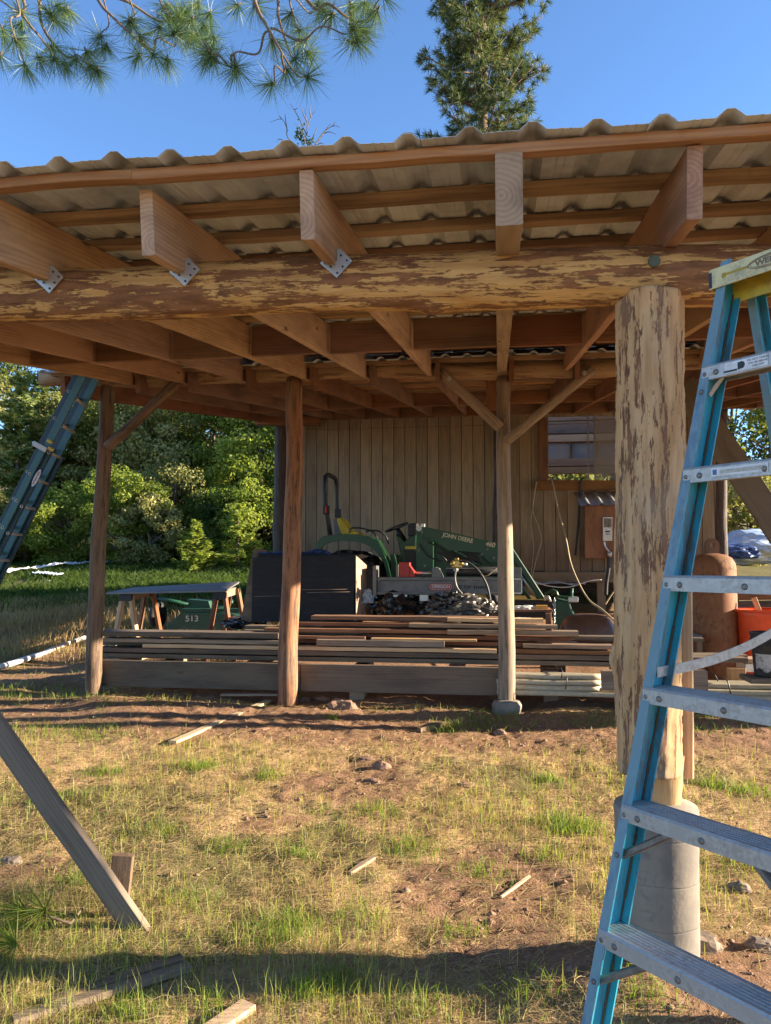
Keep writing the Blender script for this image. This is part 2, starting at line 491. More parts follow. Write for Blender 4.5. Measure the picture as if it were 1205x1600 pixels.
M_['rust'] = plain('rusty_steel', (.20, .075, .03), .78, .1, (.07, .028, .016), .8, 5, c2=(.27, .13, .05), bump=.25, stretch=(1, 1, .7))
M_['brownsteel'] = plain('brown_steel', (.20, .10, .06), .42, .35, (.12, .06, .04), .5, 5)
M_['blackply'] = plain('black_plywood', (.010, .011, .015), .75, 0, (.05, .045, .04), .3, 6, bump=.1, stretch=(1, 1, 4))
M_['ply'] = plain('red_plywood', (.28, .12, .055), .65, 0, (.14, .06, .03), .6, 5, bump=.1, stretch=(1, 1, .4))
M_['plytop'] = wood('grey_plywood', (.26, .25, .25), (.17, .165, .165), (.10, .10, .10), .5, 30, vary=.1)
M_['pvc'] = plain('cream_pipe', (.36, .31, .22), .45, 0, (.22, .16, .1), .5, 10, c2=(.52, .46, .34))
M_['orange'] = plain('orange_plastic', (.80, .09, .02), .45, 0)
M_['bag'] = plain('black_film', (.015, .015, .016), .25, 0, spec=.7, nscale=6)
M_['silver'] = plain('silver_film', (.16, .14, .12), .32, .4, (.1, .09, .08), .5, 7)
M_['tarp'] = plain('blue_white_tarp', (.30, .38, .50), .5, 0, (.62, .63, .64), .9, 1.1)
M_['whiteplastic'] = plain('white_sheeting', (.72, .72, .74), .45, 0, (.45, .45, .45), .3, 3)
M_['bluetarp'] = plain('blue_tarp', (.015, .04, .14), .5)
M_['cord'] = plain('tan_cord', (.42, .33, .20), .7)
M_['panel'] = plain('white_wall_panel', (.46, .29, .19), .7, 0, (.35, .3, .3), .3, 3)
M_['rock'] = plain('red_brown_rock', (.26, .15, .095), .85, 0, (.16, .09, .06), .5, 12, bump=.6)
M_['greyrock'] = plain('grey_rock', (.24, .18, .13), .85, 0, (.14, .09, .06), .6, 14, bump=.6)
g = NT('concrete')
v = g.obj()
c = g.mix(g.ramp(g.noise(v, 3.2, 6, .6), .35, .65), (.28, .235, .185), (.20, .165, .13))
sz = g.n('SeparateXYZ', {0: v}).outputs[2]
bnd = g.ramp(g.math('ABSOLUTE', g.math('SUBTRACT', g.math('FRACT', g.math('MULTIPLY', g.math('ADD', sz, g.math('MULTIPLY', g.noise(v, 3), .04)), 6.5)), .5)), .0, .035)
c = g.mix(g.math('MULTIPLY', g.math('SUBTRACT', 1.0, bnd), .45), c, (.17, .15, .13))
c = g.mix(g.math('MULTIPLY', g.ramp(g.noise(v, 26, 3), .58, .68), .6), c, (.16, .14, .12))
c = g.mix(g.math('MULTIPLY', g.ramp(g.noise(v, 4.3, 5), .48, .60), .55), c, (.14, .12, .10))
g.base(c, .9); g.bump(g.math('ADD', g.noise(v, 30, 5), g.math('MULTIPLY', bnd, .6)), .35, .006)
M_['concrete'] = g.m
g = NT('window_glass')
g.base((.8, .85, .85), .03); g.b.inputs['Transmission Weight'].default_value = 1.0; g.b.inputs['IOR'].default_value = 1.05
M_['glass'] = g.m
# ================================================================== GROUND
def gmat():
    g = NT('ground_soil')
    v = g.obj(False)
    bare = g.n('Attribute', attribute_name='bare').outputs['Fac']
    grn = g.n('Attribute', attribute_name='green').outputs['Fac']
    n1 = g.noise(v, 2.2, 8, .65); n2 = g.noise(v, 23, 6, .7); n3 = g.noise(v, 90, 4, .7)
    soil = g.mix(g.ramp(n2, .3, .7), (.23, .125, .072), (.34, .205, .125))
    soil = g.mix(g.math('MULTIPLY', g.ramp(n3, .5, .75), .5), soil, (.14, .065, .04))
    straw = g.mix(g.ramp(n2, .35, .65), (.52, .35, .18), (.38, .24, .125))
    straw = g.mix(g.math('MULTIPLY', g.ramp(n3, .5, .7), .6), straw, (.19, .12, .075))
    c = g.mix(g.ramp(g.math('ADD', bare, g.math('MULTIPLY', g.math('SUBTRACT', n1, .5), .9)), .35, .65), straw, soil)
    c = g.mix(g.math('MULTIPLY', g.ramp(g.math('ADD', grn, g.math('MULTIPLY', g.math('SUBTRACT', n2, .5), .8)), .4, .8), .7), c, (.075, .095, .03))
    g.base(c, .95, spec=.1)
    g.bump(g.math('ADD', g.math('MULTIPLY', n2, .7), g.math('MULTIPLY', n3, .5)), .9, .03)
    return g.m
M_['ground'] = gmat()
def bare_f(x, y):
    b = np.exp(-((y - 6.75) / .85) ** 2) * (.65 + .5 * fbm(x, y, 1.6, 31, 3))
    b = np.maximum(b, np.exp(-(((x - .95) / .7) ** 2 + ((y - 2.95) / .45) ** 2)) * 1.1)
    b = np.maximum(b, np.exp(-(((x - .3) / .4) ** 2 + ((y - 2.95) / .22) ** 2)) * 1.1)
    b = np.maximum(b, .95 * (y > 7.6) * (y < 14.5) * (x > -4.2) * (x < 5))
    b = np.maximum(b, .75 * np.clip((fbm(x, y, 1.1, 5, 4) - .49) * 6, 0, 1) * (y < 8))
    b = np.maximum(b, .6 * (y > 7.0) * (y < 11.5) * (x < -3))
    return b
def green_f(x, y):
    gq = np.clip((fbm(x, y, .9, 44, 4) - .47) * 5, 0, 1) * (y < 7)
    gq = np.maximum(gq, 1.0 * (y > 15.5))
    gq = np.maximum(gq, np.clip((fbm(x, y, .7, 51, 3) - .45) * 5, 0, 1) * (y > 8.5) * (x < -3.5) * .8)
    return gq * (1 - np.clip(bare_f(x, y) * 1.2, 0, 1) * (y < 15))
def axis(pts):      # pts: (start, step) list
    out = []
    for (a, st), (b, _) in zip(pts, pts[1:]):
        out += list(np.arange(a, b - 1e-6, st))
    return np.array(out + [pts[-1][0]])
gx = axis([(-500, 60), (-80, 6), (-26, .9), (-8, .22), (-3.2, .03), (2.6, .05), (5, .3), (12, 1.5), (30, 10), (80, 60), (500, 1)])
gy = axis([(-60, 8), (-4, .6), (2.0, .03), (7.8, .08), (13, .4), (30, 2), (60, 10), (120, 60), (900, 1)])
GX, GY = np.meshgrid(gx, gy)
GZ = H(GX, GY)
near = (GY > 1.5) & (GY < 8.5) & (np.abs(GX) < 5)
GZ = GZ + near * ((fbm(GX, GY, 9, 61, 3) - .5) * .035 + (fbm(GX, GY, 28, 62, 2) - .5) * .02 * (.4 + bare_f(GX, GY)))
nx_, ny_ = len(gx), len(gy)
ii = np.arange(nx_ * ny_).reshape(ny_, nx_)
Fq = np.stack([ii[:-1, :-1], ii[:-1, 1:], ii[1:, 1:], ii[1:, :-1]], -1).reshape(-1, 4)
ground = mesh_np('ground', np.stack([GX, GY, GZ], -1).reshape(-1, 3), Fq, M_['ground'], kind='structure', smooth=True)
for nm, fn in (('bare', bare_f), ('green', green_f)):
    a_ = ground.data.attributes.new(nm, 'FLOAT', 'POINT')
    a_.data.foreach_set('value', fn(GX, GY).ravel().astype(np.float32))

# ================================================================== POLE BARN
barn = thing('pole_barn', 'open pole barn of peeled logs with tan ribbed metal roof and board walled room', 'barn', (.65, 3.05, 0))
SL = .141
def zb(Y): return 2.26 + SL * Y
RX = [-3.65, -3.1, -2.5, -1.86, -1.27, -.645, .045, .645, 1.25, 1.86, 2.47, 3.08, 3.7, 4.3, 4.9]
for k, x in enumerate(RX[:14]):
    y0 = {4: 2.64, 5: 2.565, 6: 2.535, 7: 2.60}.get(k, 2.6)
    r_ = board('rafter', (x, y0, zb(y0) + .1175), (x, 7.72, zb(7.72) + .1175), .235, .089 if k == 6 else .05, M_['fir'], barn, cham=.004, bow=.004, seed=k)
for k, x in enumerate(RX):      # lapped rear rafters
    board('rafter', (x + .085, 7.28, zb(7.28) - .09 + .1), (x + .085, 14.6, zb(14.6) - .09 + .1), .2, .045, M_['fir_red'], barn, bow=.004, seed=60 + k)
board('rafter', (-4.38, 7.3, zb(7.3) - .09 + .1), (-4.38, 14.3, zb(14.3) - .09 + .1), .2, .05, M_['fir_red'], barn, seed=90)
# blocking
for i in range(len(RX) - 1):
    xa, xb = RX[i] + .047, RX[i + 1] - .047
    yb = 5.55 + (.0 if i % 2 else .05)
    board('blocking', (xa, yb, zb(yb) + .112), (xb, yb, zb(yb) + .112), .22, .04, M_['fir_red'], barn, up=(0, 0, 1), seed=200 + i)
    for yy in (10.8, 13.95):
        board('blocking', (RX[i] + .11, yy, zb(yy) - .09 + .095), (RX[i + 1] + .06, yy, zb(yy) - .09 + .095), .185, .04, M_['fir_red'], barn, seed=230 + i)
# purlins
pi_ = 0
PY1 = [2.565 + .41 * i for i in range(14)]
for i, y in enumerate(PY1):
    z = zb(y) + .235 + .022
    joints = [-3.95, RX[4 + (i % 3)] if i % 2 == 0 else RX[7 + (i % 2)], 4.3]
    for a, b in zip(joints, joints[1:]):
        board('purlin', (a + .001, y + .014 * a, z + SL * .014 * a), (b - .001, y + .014 * b, z + .002 + SL * .014 * b), .034, .089 if i else .068, M_['purlin'], barn, up=(0, -SL, 1), rough=.0025, seed=300 + pi_); pi_ += 1
for i in range(17):
    y = 7.34 + .44 * i
    z = zb(y) - .09 + .2 + .02
    board('purlin', (-4.5, y, z), (5.0, y, z), .036, .085, M_['purlin'], barn, up=(0, -SL, 1), seed=340 + i)
# ribbed metal roof: sheets of 4 ribs
PITCHR = .2035
def rib_profile(x0, nr, first):
    pts = []
    for i in range(nr):
        x = x0 + i * PITCHR
        pts += [(x - .045, 0), (x - .013, .027), (x + .013, .027), (x + .045, 0)]
        pts += [(x + PITCHR * .40, 0), (x + PITCHR * .42, .0015), (x + PITCHR * .47, .0015), (x + PITCHR * .49, 0), (x + PITCHR * .55, 0), (x + PITCHR * .57, .0015), (x + PITCHR * .60, .0015), (x + PITCHR * .62, 0)]
    x = x0 + nr * PITCHR
    pts += [(x - .045, 0), (x - .013, .027), (x + .013, .027), (x + .040, .004)]
    return pts
def roof_sheet(x0, nr, y0, y1, zoff, lift):
    pr = rib_profile(x0, nr, 0)
    ny = 8
    vs, fs = [], []
    for j in range(ny + 1):
        y = y0 + (y1 - y0) * j / ny
        for (x, z) in pr:
            y = y0 + (y1 - y0) * j / ny + (.02 * x if y0 < 3 and j == 0 else 0)
            vs.append((x, y, zb(y) + zoff + z + lift + (.004 * math.sin(x * 9 + 1) if j == 0 else 0)))
    n = len(pr)
    for j in range(ny):
        for i in range(n - 1):
            fs.append((j * n + i, j * n + i + 1, (j + 1) * n + i + 1, (j + 1) * n + i))
    base = len(vs)
    vs += [(x, y, z + .0016) for (x, y, z) in vs]
    fs += [tuple(base + k for k in reversed(f)) for f in fs]
    for j in (0, ny):
        for i in range(n - 1):
            a, b = j * n + i, j * n + i + 1
            fs.append((b, a, a + base, b + base) if j == 0 else (a, b, b + base, a + base))
    MB().add(vs, fs).build('roof_sheet', M_['roof'], barn)
XR0 = at(350, 240, 2.42).x - PITCHR * 17
for s_ in range(9):
    roof_sheet(XR0 + s_ * 4 * PITCHR, 4, 2.47, 8.75, .235 + .043, .0035 * (s_ % 2))
for s_ in range(12):
    roof_sheet(-4.55 + s_ * 4 * PITCHR, 4, 7.2, 14.75, .2 - .09 + .040, .0035 * (s_ % 2))

# logs
b0, b1 = at(-1200, 497, 3.06), at(2450, 392, 3.06)
logp('log_beam', b0, b1, .103, .116, M_['beamlog'], barn, flake=.0035, n=64, seg=420, bump=.03, wob=.008, seed=5, knots=14)
logp('log_beam', at(66, 590, 7.5) + Vector((0, 0, -.02)), Vector((5.3, 7.5, 3.31)), .083, .09, M_['beam2'], barn, n=22, seg=90, bump=.05, wob=.02, seed=6, knots=8)
# big front post: slab log with a notched foot
pt, pb = at(1013, 466, 3.07), at(1015, 1206, 3.06)
logp('post', pb, pt, .114, .124, M_['bigpost'], barn, flake=.004, n=72, seg=170, bump=.03, wob=.005, seed=8, knots=5)
logp('post_foot', at(1036, 1264, 3.08), at(1030, 1180, 3.08), .066, .084, plain('split_wood', (.56, .34, .15), .8, 0, (.22, .12, .06), .5, 6, c2=(.45, .24, .09), stretch=(.3, 6, 6), bump=.3), barn, n=24, seg=10, bump=.06, seed=12)
pz = at(1021, 1258, 3.06).z
px_ = at(1021, 1300, 3.06).x
pr = MB().lathe([(0, -.25), (.136, -.25), (.137, 0.02), (.142, .12), (.1435, .26), (.148, pz - .05), (.151, pz - .02), (.147, pz), (.08, pz + .012), (0, pz + .014)], (px_ + .012, 3.07, 0), n=48)
pr.build('concrete_pier', M_['concrete'], barn)
logp('post', (-3.4, 3.06, -.1), (-3.4, 3.06, 2.44), .12, .12, M_['bigpost'], barn, seed=31)
logp('post', (4.5, 3.06, -.1), (4.5, 3.06, 2.5), .12, .12, M_['bigpost'], barn, seed=32)
def post_px(tp, bt, Y, r0, r1, mat, seed, ext=.1, **k):
    a, b = at(bt[0], bt[1], Y), at(tp[0], tp[1], Y)
    a.z -= ext
    return logp('post', a, b, r1, r0, mat, barn, seed=seed, **k)
post_px((168, 596), (143, 1103), 7.5, .070, .082, M_['post_brown'], 41, bump=.06)
post_px((462, 592), (450, 1105), 7.5, .082, .098, M_['post_red'], 42, bump=.04)
post_px((786, 590), (792, 1098), 7.5, .062, .082, M_['post_grey'], 43, bump=.05, wob=.006)
post_px((1255, 585), (1262, 1105), 7.5, .08, .09, M_['post_grey'], 44)
logp('post', (5.0, 7.5, .0), (5.0, 7.5, 3.2), .09, .08, M_['post_grey'], barn, seed=46)
post_px((438, 650), (436, 960), 13.95, .11, .11, M_['dark_log'], 47)
post_px((777, 650), (774, 960), 13.98, .06, .065, M_['dark_log'], 48)
post_px((1128, 640), (1127, 960), 13.95, .085, .10, M_['dark_log'], 49)
# footing stone under the third post
f3 = at(792, 1098, 7.47)
MB().lathe([(0, -.15), (.13, -.15), (.14, -.02), (.12, .02), (.08, .03), (0, .03)], f3, n=14).build('post_footing', M_['concrete'], barn, bevel=.004)
# knee braces
def brace(a, b, Y, r, mat, seed, Yb=None):
    return logp('knee_brace', at(*a, Y), at(*b, Yb or Y), r, r * .95, mat, barn, n=12, seed=seed, bump=.07, wob=.006)
brace((168, 699), (287, 590), 7.40, .052, M_['post_brown'], 51)
brace((782, 668), (690, 580), 7.37, .050, M_['post_grey'], 52)
brace((792, 690), (926, 576), 7.37, .046, M_['post_grey'], 53)
board('knee_brace', at(1065, 600, 7.36), at(1262, 896, 7.36), .24, .05, M_['greyboard'], barn, up=(0, 0, 1))
for q in ((702, 592), (913, 583)):
    c_ = at(*q, 7.31)
    MB().tube([c_, c_ + Vector((0, -.012, 0))], .022, 14).tube([c_ + Vector((0, -.012, 0)), c_ + Vector((0, -.024, 0))], .011, 6).build('bolt', M_['galv'], barn)
board('hanger_board', at(766, 533, 7.92), at(768, 640, 7.92), .10, .04, M_['fir_red'], barn, up=(1, 0, 0))
# galvanised corner ties under the rafters (front face of the beam)
for k in (3, 4, 5):
    c_ = Vector((RX[k] + .026, 2.935, zb(2.935) + .002)); TS = 1.2
    m = MB()
    left = [(-.056, .002), (-.046, .012), (-.004, .008), (0, .008), (0, -.050)]
    right = [(0, -.050), (0, .046), (.011, .048), (.052, .004)]
    for pl in (left, right):
        m.prism([c_ + Vector((a * TS, 0, b * TS)) for a, b in pl], (0, .003, 0))
    tie = m.build('metal_tie', M_['galv'], barn)
    for a, b in ((-.040, .0), (.034, .006), (-.02, -.012), (.02, -.014), (.002, -.034), (-.024, .0), (.014, .024)):
        p_ = c_ + Vector((a * TS, -.001, b * TS)); MB().tube([p_, p_ + Vector((0, -.003, 0))], .0042, 8).build('nail_head', M_['ink'], tie)
c_ = at(1022, 409, 2.93)
MB().tube([c_, c_ + Vector((0, -.012, 0))], .022, 20).build('knot', plain('green_knot', (.10, .13, .10), .8, nscale=60, bump=.4), barn, bevel=.003)
# hanger on the back header and header board
board('header', at(399, 657, 13.78), at(500, 658, 13.78), .17, .09, M_['fir_red'], barn)
board('batten', at(1074, 1215, 3.09), at(1071, 850, 3.10), .045, .022, M_['newboard'], barn, up=(.92, -.4, 0))

# ------------------------------------------------ board wall and window
def siding_mat():
    g = NT('siding_planks')
    v = g.obj(False)
    sx = g.n('SeparateXYZ', {0: v})
    idn = g.math('FLOOR', g.math('DIVIDE', g.math('ADD', sx.outputs[0], 20.0), .208))
    wn_ = g.n('TexWhiteNoise', {'W': idn}, noise_dimensions='1D')
    v2 = g.n('CombineXYZ', {0: g.math('MULTIPLY_ADD', wn_.outputs['Value'], 50, sx.outputs[0]), 1: sx.outputs[1], 2: sx.outputs[2]}).outputs[0]
    grain = g.noise(g.scale(v2, (40, 40, 1.6)), 1.0, 5, .6, .6)
    big = g.noise(g.scale(v2, (5, 5, 1.5)), 1.0, 5, .6)
    c = g.mix(g.ramp(grain, .3, .7), (.36, .265, .16), (.26, .19, .12))
    c = g.mix(g.math('MULTIPLY', g.ramp(big, .45, .7), .55), c, (.19, .14, .09))
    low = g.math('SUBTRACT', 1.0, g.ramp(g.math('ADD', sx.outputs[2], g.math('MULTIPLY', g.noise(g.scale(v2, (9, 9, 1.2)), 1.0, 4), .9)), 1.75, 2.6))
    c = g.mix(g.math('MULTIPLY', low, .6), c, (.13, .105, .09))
    run = g.ramp(g.noise(g.scale(v2, (26, 26, .5)), 1.0, 3), .62, .74)
    c = g.mix(g.math('MULTIPLY', run, .4), c, (.12, .08, .06))
    hv = g.n('HueSaturation', {'Value': g.math('MULTIPLY_ADD', wn_.outputs['Value'], .45, .78), 'Saturation': .95, 'Color': c})
    g.base(hv.outputs[0], .8, spec=.2); g.bump(grain, .4, .003)
    return g.m
M_['sidingw'] = siding_mat()
YW = 14.2
zt, zl = at(700, 640, YW).z + .1, at(900, 893, YW).z
xl, xr = at(449, 800, YW).x, at(1122, 800, YW).x
wx0, wx1 = at(855, 700, YW).x, at(1006, 700, YW).x
wz0, wz1 = at(900, 750, YW).z, at(900, 650, YW).z
wall = thing_wall = MB()
x = math.floor((xl + 20) / .208) * .208 - 20
zj = at(700, 666, YW).z
while x < xr:
    a, b = max(x + .004, xl), min(x + .203 - rnd.uniform(0, .003), xr)
    if b - a > .03:
        dz = rnd.uniform(-.006, .006); yo = rnd.uniform(-.004, .004)
        segs = [(zl + rnd.uniform(-.03, .02), zj - .003 if x < .9 * wx0 else zt)] + ([(zj + .003, zt)] if x < .9 * wx0 else [])
        for (za, zc) in segs:
            spans = [(a, b, za, zc)]
            if b > wx0 and a < wx1:
                spans = [(a, b, za, wz0 - .02), (a, b, wz1, zc)]
                if a < wx0: spans.append((a, wx0, wz0 - .02, wz1))
                if b > wx1: spans.append((wx1, b, wz0 - .02, wz1))
            for (p, q, r1, r2) in spans:
                if r2 > r1: wall.box(((p + q) / 2, YW + .012 + yo, (r1 + r2) / 2), (q - p, .024, r2 - r1))
    x += .208
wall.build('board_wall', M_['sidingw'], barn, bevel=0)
MB().box(((xl + xr) / 2, YW + .05, (zl + zj) / 2), (.001, .001, .001)) 
# dark sheathing behind the planks, its colour stands in for shade in the gaps
sh = MB()
for (a, b, c_, d_) in ((xl, wx0, zl, zt), (wx1, xr, zl, zt), (wx0, wx1, zl, wz0 - .02), (wx0, wx1, wz1 + .001, zt)):
    sh.box(((a + b) / 2, YW + .045, (c_ + d_) / 2), (b - a - .002, .03, d_ - c_ - .002))
sh.build('gap_shade_sheet', M_['dark_log'], barn)
# room behind
YB = 17.3
m = MB()
m.box((xl + .02, (YW + YB) / 2 + .04, (zl + zt) / 2), (.04, YB - YW - .04, zt - zl + .3))
m.box((xr - .02, (YW + YB) / 2 + .04, (zl + zt) / 2), (.04, YB - YW - .04, zt - zl + .3))
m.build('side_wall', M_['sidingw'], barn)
board('floor_deck', ((xl + xr) / 2, YW + .05, zl - .03), ((xl + xr) / 2, YB, zl - .03), .05, xr - xl, M_['dark_log'], barn)
sx0, sx1 = at(852, 740, YB).x, at(955, 740, YB).x
sz1 = at(900, 740.5, YB).z; sz0 = sz1 - .9
bw = MB()
for (a, b, c_, d_) in ((xl, sx0, zl, zt + .4), (sx1, xr, zl, zt + .4), (sx0, sx1, zl, sz0), (sx0, sx1, sz1, zt + .4)):
    bw.box(((a + b) / 2, YB, (c_ + d_) / 2), (b - a, .03, d_ - c_))
bw.build('back_wall', M_['panel'], barn)
GIRT = wood('girt_fir', (.62, .26, .10), (.45, .16, .06), (.2, .08, .03), .4, 60)
for (ya, yb_, mt) in ((729.5, 740, 'fir_red'), (716.5, 728, 'fir_red'), (679, 690, 'fir'), (660, 677, 'dark_log'), (646, 657, 'dark_log')):
    z0_, z1_ = at(900, yb_, YB - .08).z, at(900, ya, YB - .08).z
    board('wall_girt', (sx0 - .4, YB - .08, (z0_ + z1_) / 2), (xr - .1, YB - .08, (z0_ + z1_) / 2), z1_ - z0_, .05, GIRT if mt != 'dark_log' else M_['fir_red'], barn)
for xx in (815, 892, 933, 975, 1010):
    board('stud', at(xx, 716, YB - .04), at(xx, 690, YB - .04), .09, .04, M_['fir_red'], barn, up=(0, 1, 0))
# window
jx = at(849, 700, YW - .02).x
wf = board('window_casing', (jx, YW - .025, wz0 - .02), (jx, YW - .025, wz1 - .03), .15, .04, M_['fir_red'], barn, up=(1, 0, 0))
za = at(900, 758, YW - .06).z
board('window_sill', at(838, 758, YW - .06), at(1012, 758, YW - .06), .17, .09, M_['fir_red'], barn)
wfm = plain('window_aluminium', (.30, .28, .25), .5, .4)
for q in (856, 919, 929, 1003):
    X = at(q, 700, YW + .02).x
    MB().box((X, YW + .02, (wz0 + wz1) / 2), (.022, .03, wz1 - wz0 + .1)).build('window_stile', wfm, barn)
zz = at(900, 662, YW + .02).z
MB().box(((at(856, 700, YW).x + at(919, 700, YW).x) / 2, YW + .02, zz), (at(919, 700, YW).x - at(856, 700, YW).x - .024, .02, .012)).build('window_rail', wfm, barn)
win = None
xg0, xg1 = at(930, 700, YW + .02).x, at(1002, 700, YW + .02).x
g = NT('hazy_glass'); tr_ = g.n('BsdfTransparent'); g.base((.32, .30, .27), .5)  # half-clear pane, transparent mixed with an even grey-brown
mx_ = g.n('MixShader', {0: .42, 1: tr_.outputs[0], 2: g.b.outputs[0]}); g.t.links.new(mx_.outputs[0], g.out.inputs[0])
MB().box(((xg0 + xg1) / 2, YW + .02, (wz0 + wz1) / 2), (xg1 - xg0, .004, wz1 - wz0)).build('window_pane', g.m, barn)
# skirt beam and piers under the room
z1_, z0_ = at(900, 893, YW - .03).z, at(900, 909, YW - .03).z
board('rim_joist', (xl, YW - .02, (z0_ + z1_) / 2 - .01), (xr + .1, YW - .02, (z0_ + z1_) / 2 - .01), z1_ - z0_, .06, M_['weathered'], barn)
for q in (560, 700, 826, 939, 1060, 1115):
    p_ = at(q, 900, YW + .1)
    board('pier_block', (p_.x, YW + .15, h0(p_.x, YW) - .1), (p_.x, YW + .15, z0_ - .01), .14, .14, M_['weathered'], barn, up=(0, 1, 0))
MB().box(((xl + xr) / 2, YB - .1, (zl + .4) / 2), (xr - xl, .04, zl - .4)).build('rear_light_block', M_['dark_log'], barn)  # unseen rear panel, added to keep light out from under the room
# ================================================================== BLUE STEP LADDER
U = Vector((.655, -.755, 0)).normalized()      # width axis, towards the right rail
NB = Vector((.755, .655, 0)).normalized()      # backwards, away from the climber
Ltop, Llow = atd(1121, 440, 2.25), atd(908, 1600, 2.0)
dz_ = (Ltop - Llow) / (Ltop.z - Llow.z)
Lb = Llow - dz_ * (Llow.z - .0)
RAILL = dz_
FLARE = .055
def lpos(z): return Lb + dz_ * z
def width_at(z): return .60 - 2 * FLARE * z
zl_top = Ltop.z
lad = thing('step_ladder', 'tall blue fibreglass step ladder with grey metal steps and yellow top', 'ladder', Lb)
def channel(name, p0, p1, inn, back, mat_f, mat_w, parent, wf=.030, dw=.080, t=.0045):
    """C rail open towards inn; front flange at p, web along back"""
    m = MB()
    inn, back = Vector(inn).normalized(), Vector(back).normalized()
    sec = [(0, 0), (wf, 0), (wf, t), (t, t), (t, dw - t), (wf, dw - t), (wf, dw), (0, dw)]
    n_ = 14
    vs, fs = [], []
    for i in range(n_ + 1):
        p = p0.lerp(p1, i / n_)
        vs += [p + inn * a + back * b for a, b in sec]
    for i in range(n_):
        for k in range(8):
            l = (k + 1) % 8
            fs.append((i * 8 + k, i * 8 + l, i * 8 + 8 + l, i * 8 + 8 + k))
    m.add(vs, fs)
    m.mi = [1 if (q % 8) == 0 else 0 for q in range(len(fs))]
    m.add([vs[k] for k in range(8)], [(0, 1, 2, 3), (0, 3, 4, 7), (4, 5, 6, 7)]); m.add([vs[n_ * 8 + k] for k in range(8)], [(3, 2, 1, 0), (7, 4, 3, 0), (7, 6, 5, 4)])
    o = m.build(name, [mat_w, mat_f], parent)
    return o
zt_ = zl_top + .06
lr0, lr1 = lpos(0.0), lpos(zt_)
rr0, rr1 = lr0 + U * width_at(0), lr1 + U * width_at(zt_)
backL = (NB - dz_ * (NB.dot(dz_) / dz_.dot(dz_))).normalized()
railL = channel('front_rail', lr0, lr1, U, backL, M_['bluegrey'], M_['blue'], lad)
railR = channel('front_rail', rr0, rr1, -U, backL, M_['bluegrey'], M_['blue'], lad)
# grime line in the corner of the near rail
gm = MB()
for i in range(30):
    a, b = lr0.lerp(lr1, i / 30), lr0.lerp(lr1, (i + 1) / 30)
    gm.tube([a + U * .0065 + backL * .0735, b + U * .0065 + backL * .0735], .0035 + .0015 * math.sin(i * 1.7), 5, cap=False)
gm.build('grime_line', M_['seam'], railL)
STEPZ = []
for py in (585, 744, 911, 1085, 1268, 1462):
    # find z on the rail whose photo row is py
    lo, hi = 0.0, 2.6
    for _ in range(40):
        mz = (lo + hi) / 2; q = lpos(mz) - EYE
        yy = CY - F_PX * q.dot(UPV) / q.dot(FWD)
        lo, hi = (mz, hi) if yy > py else (lo, mz)
    STEPZ.append(lo)
STEPZ.append(STEPZ[-1] - .305)
bolt_mb = {}
def rivet(m, p, nrm, r=.0075):
    m.tube([p, p + nrm * .002, p + nrm * .0042], [r, r * .95, r * .5], 12)
for i, z in enumerate(STEPZ):
    if z < .08: continue
    a = lpos(z) + U * .0065; wdt = width_at(z) - .013
    m = MB()
    Z = Vector((0, 0, 1))
    h_, d_ = .042, .088
    sec = [(-.003, -h_ / 2), (-.003, h_ / 2 - .006), (.002, h_ / 2)]
    ng = 6
    for k in range(ng):
        y_ = .006 + (d_ - .010) * k / ng
        sec += [(y_, h_ / 2), (y_ + .006, h_ / 2), (y_ + .0075, h_ / 2 - .003), (y_ + .0105, h_ / 2 - .003)]
    sec += [(d_, h_ / 2), (d_ + .003, h_ / 2 - .004), (d_ + .003, -h_ / 2 + .008), (d_ - .001, -h_ / 2 + .008), (d_ - .001, h_ / 2 - .005), (.003, h_ / 2 - .005), (.003, -h_ / 2 + .004), (.012, -h_ / 2 + .004), (.012, -h_ / 2)]
    vs = []
    for q in (0, wdt):
        vs += [a + U * q + NB * (s_[0]) + Z * s_[1] for s_ in sec]
    n_ = len(sec)
    fs = [(k, (k + 1) % n_, n_ + (k + 1) % n_, n_ + k) for k in range(n_)]
    fs += [tuple(range(n_ - 1, -1, -1)), tuple(range(n_, 2 * n_))]
    st = m.add(vs, fs).build('step', M_['alu'], lad)
    for q in (.052 if i else .045, .24, wdt - .05):
        rv = MB(); rivet(rv, a + U * q + NB * -.003 + Z * (-.004), -NB, .0085)
        rv.build('rivet', M_['aludark'], st)
    rv = MB(); rivet(rv, lpos(z) + U * .015 - NB * .001 + Z * -.004, -NB, .007); rv.build('rivet', M_['aludark'], railL)
    if i in (0, 4, 5, 6):     # diagonal braces under the step
        for sgn, org in ((1, lpos(z)), (-1, lpos(z) + U * width_at(z))):
            ln, dr = (.045, .055) if i == 0 else (.155, .105)
            p0 = org + U * sgn * (.012 if i else .02) + backL * .03 - dz_ * dr
            p1 = org + U * sgn * ln + NB * .035 + Z * (-h_ / 2 + .008)
            board('step_brace', p0, p1, .026 if i else .016, .02 if i else .006, M_['aludark'] if i else M_['alu'], lad, up=NB, cham=.006, rough=.0003)
            rv = MB(); rivet(rv, org + U * sgn * .015 - dz_ * dr - NB * .001, -NB, .007); rv.build('rivet', M_['aludark'], railL)
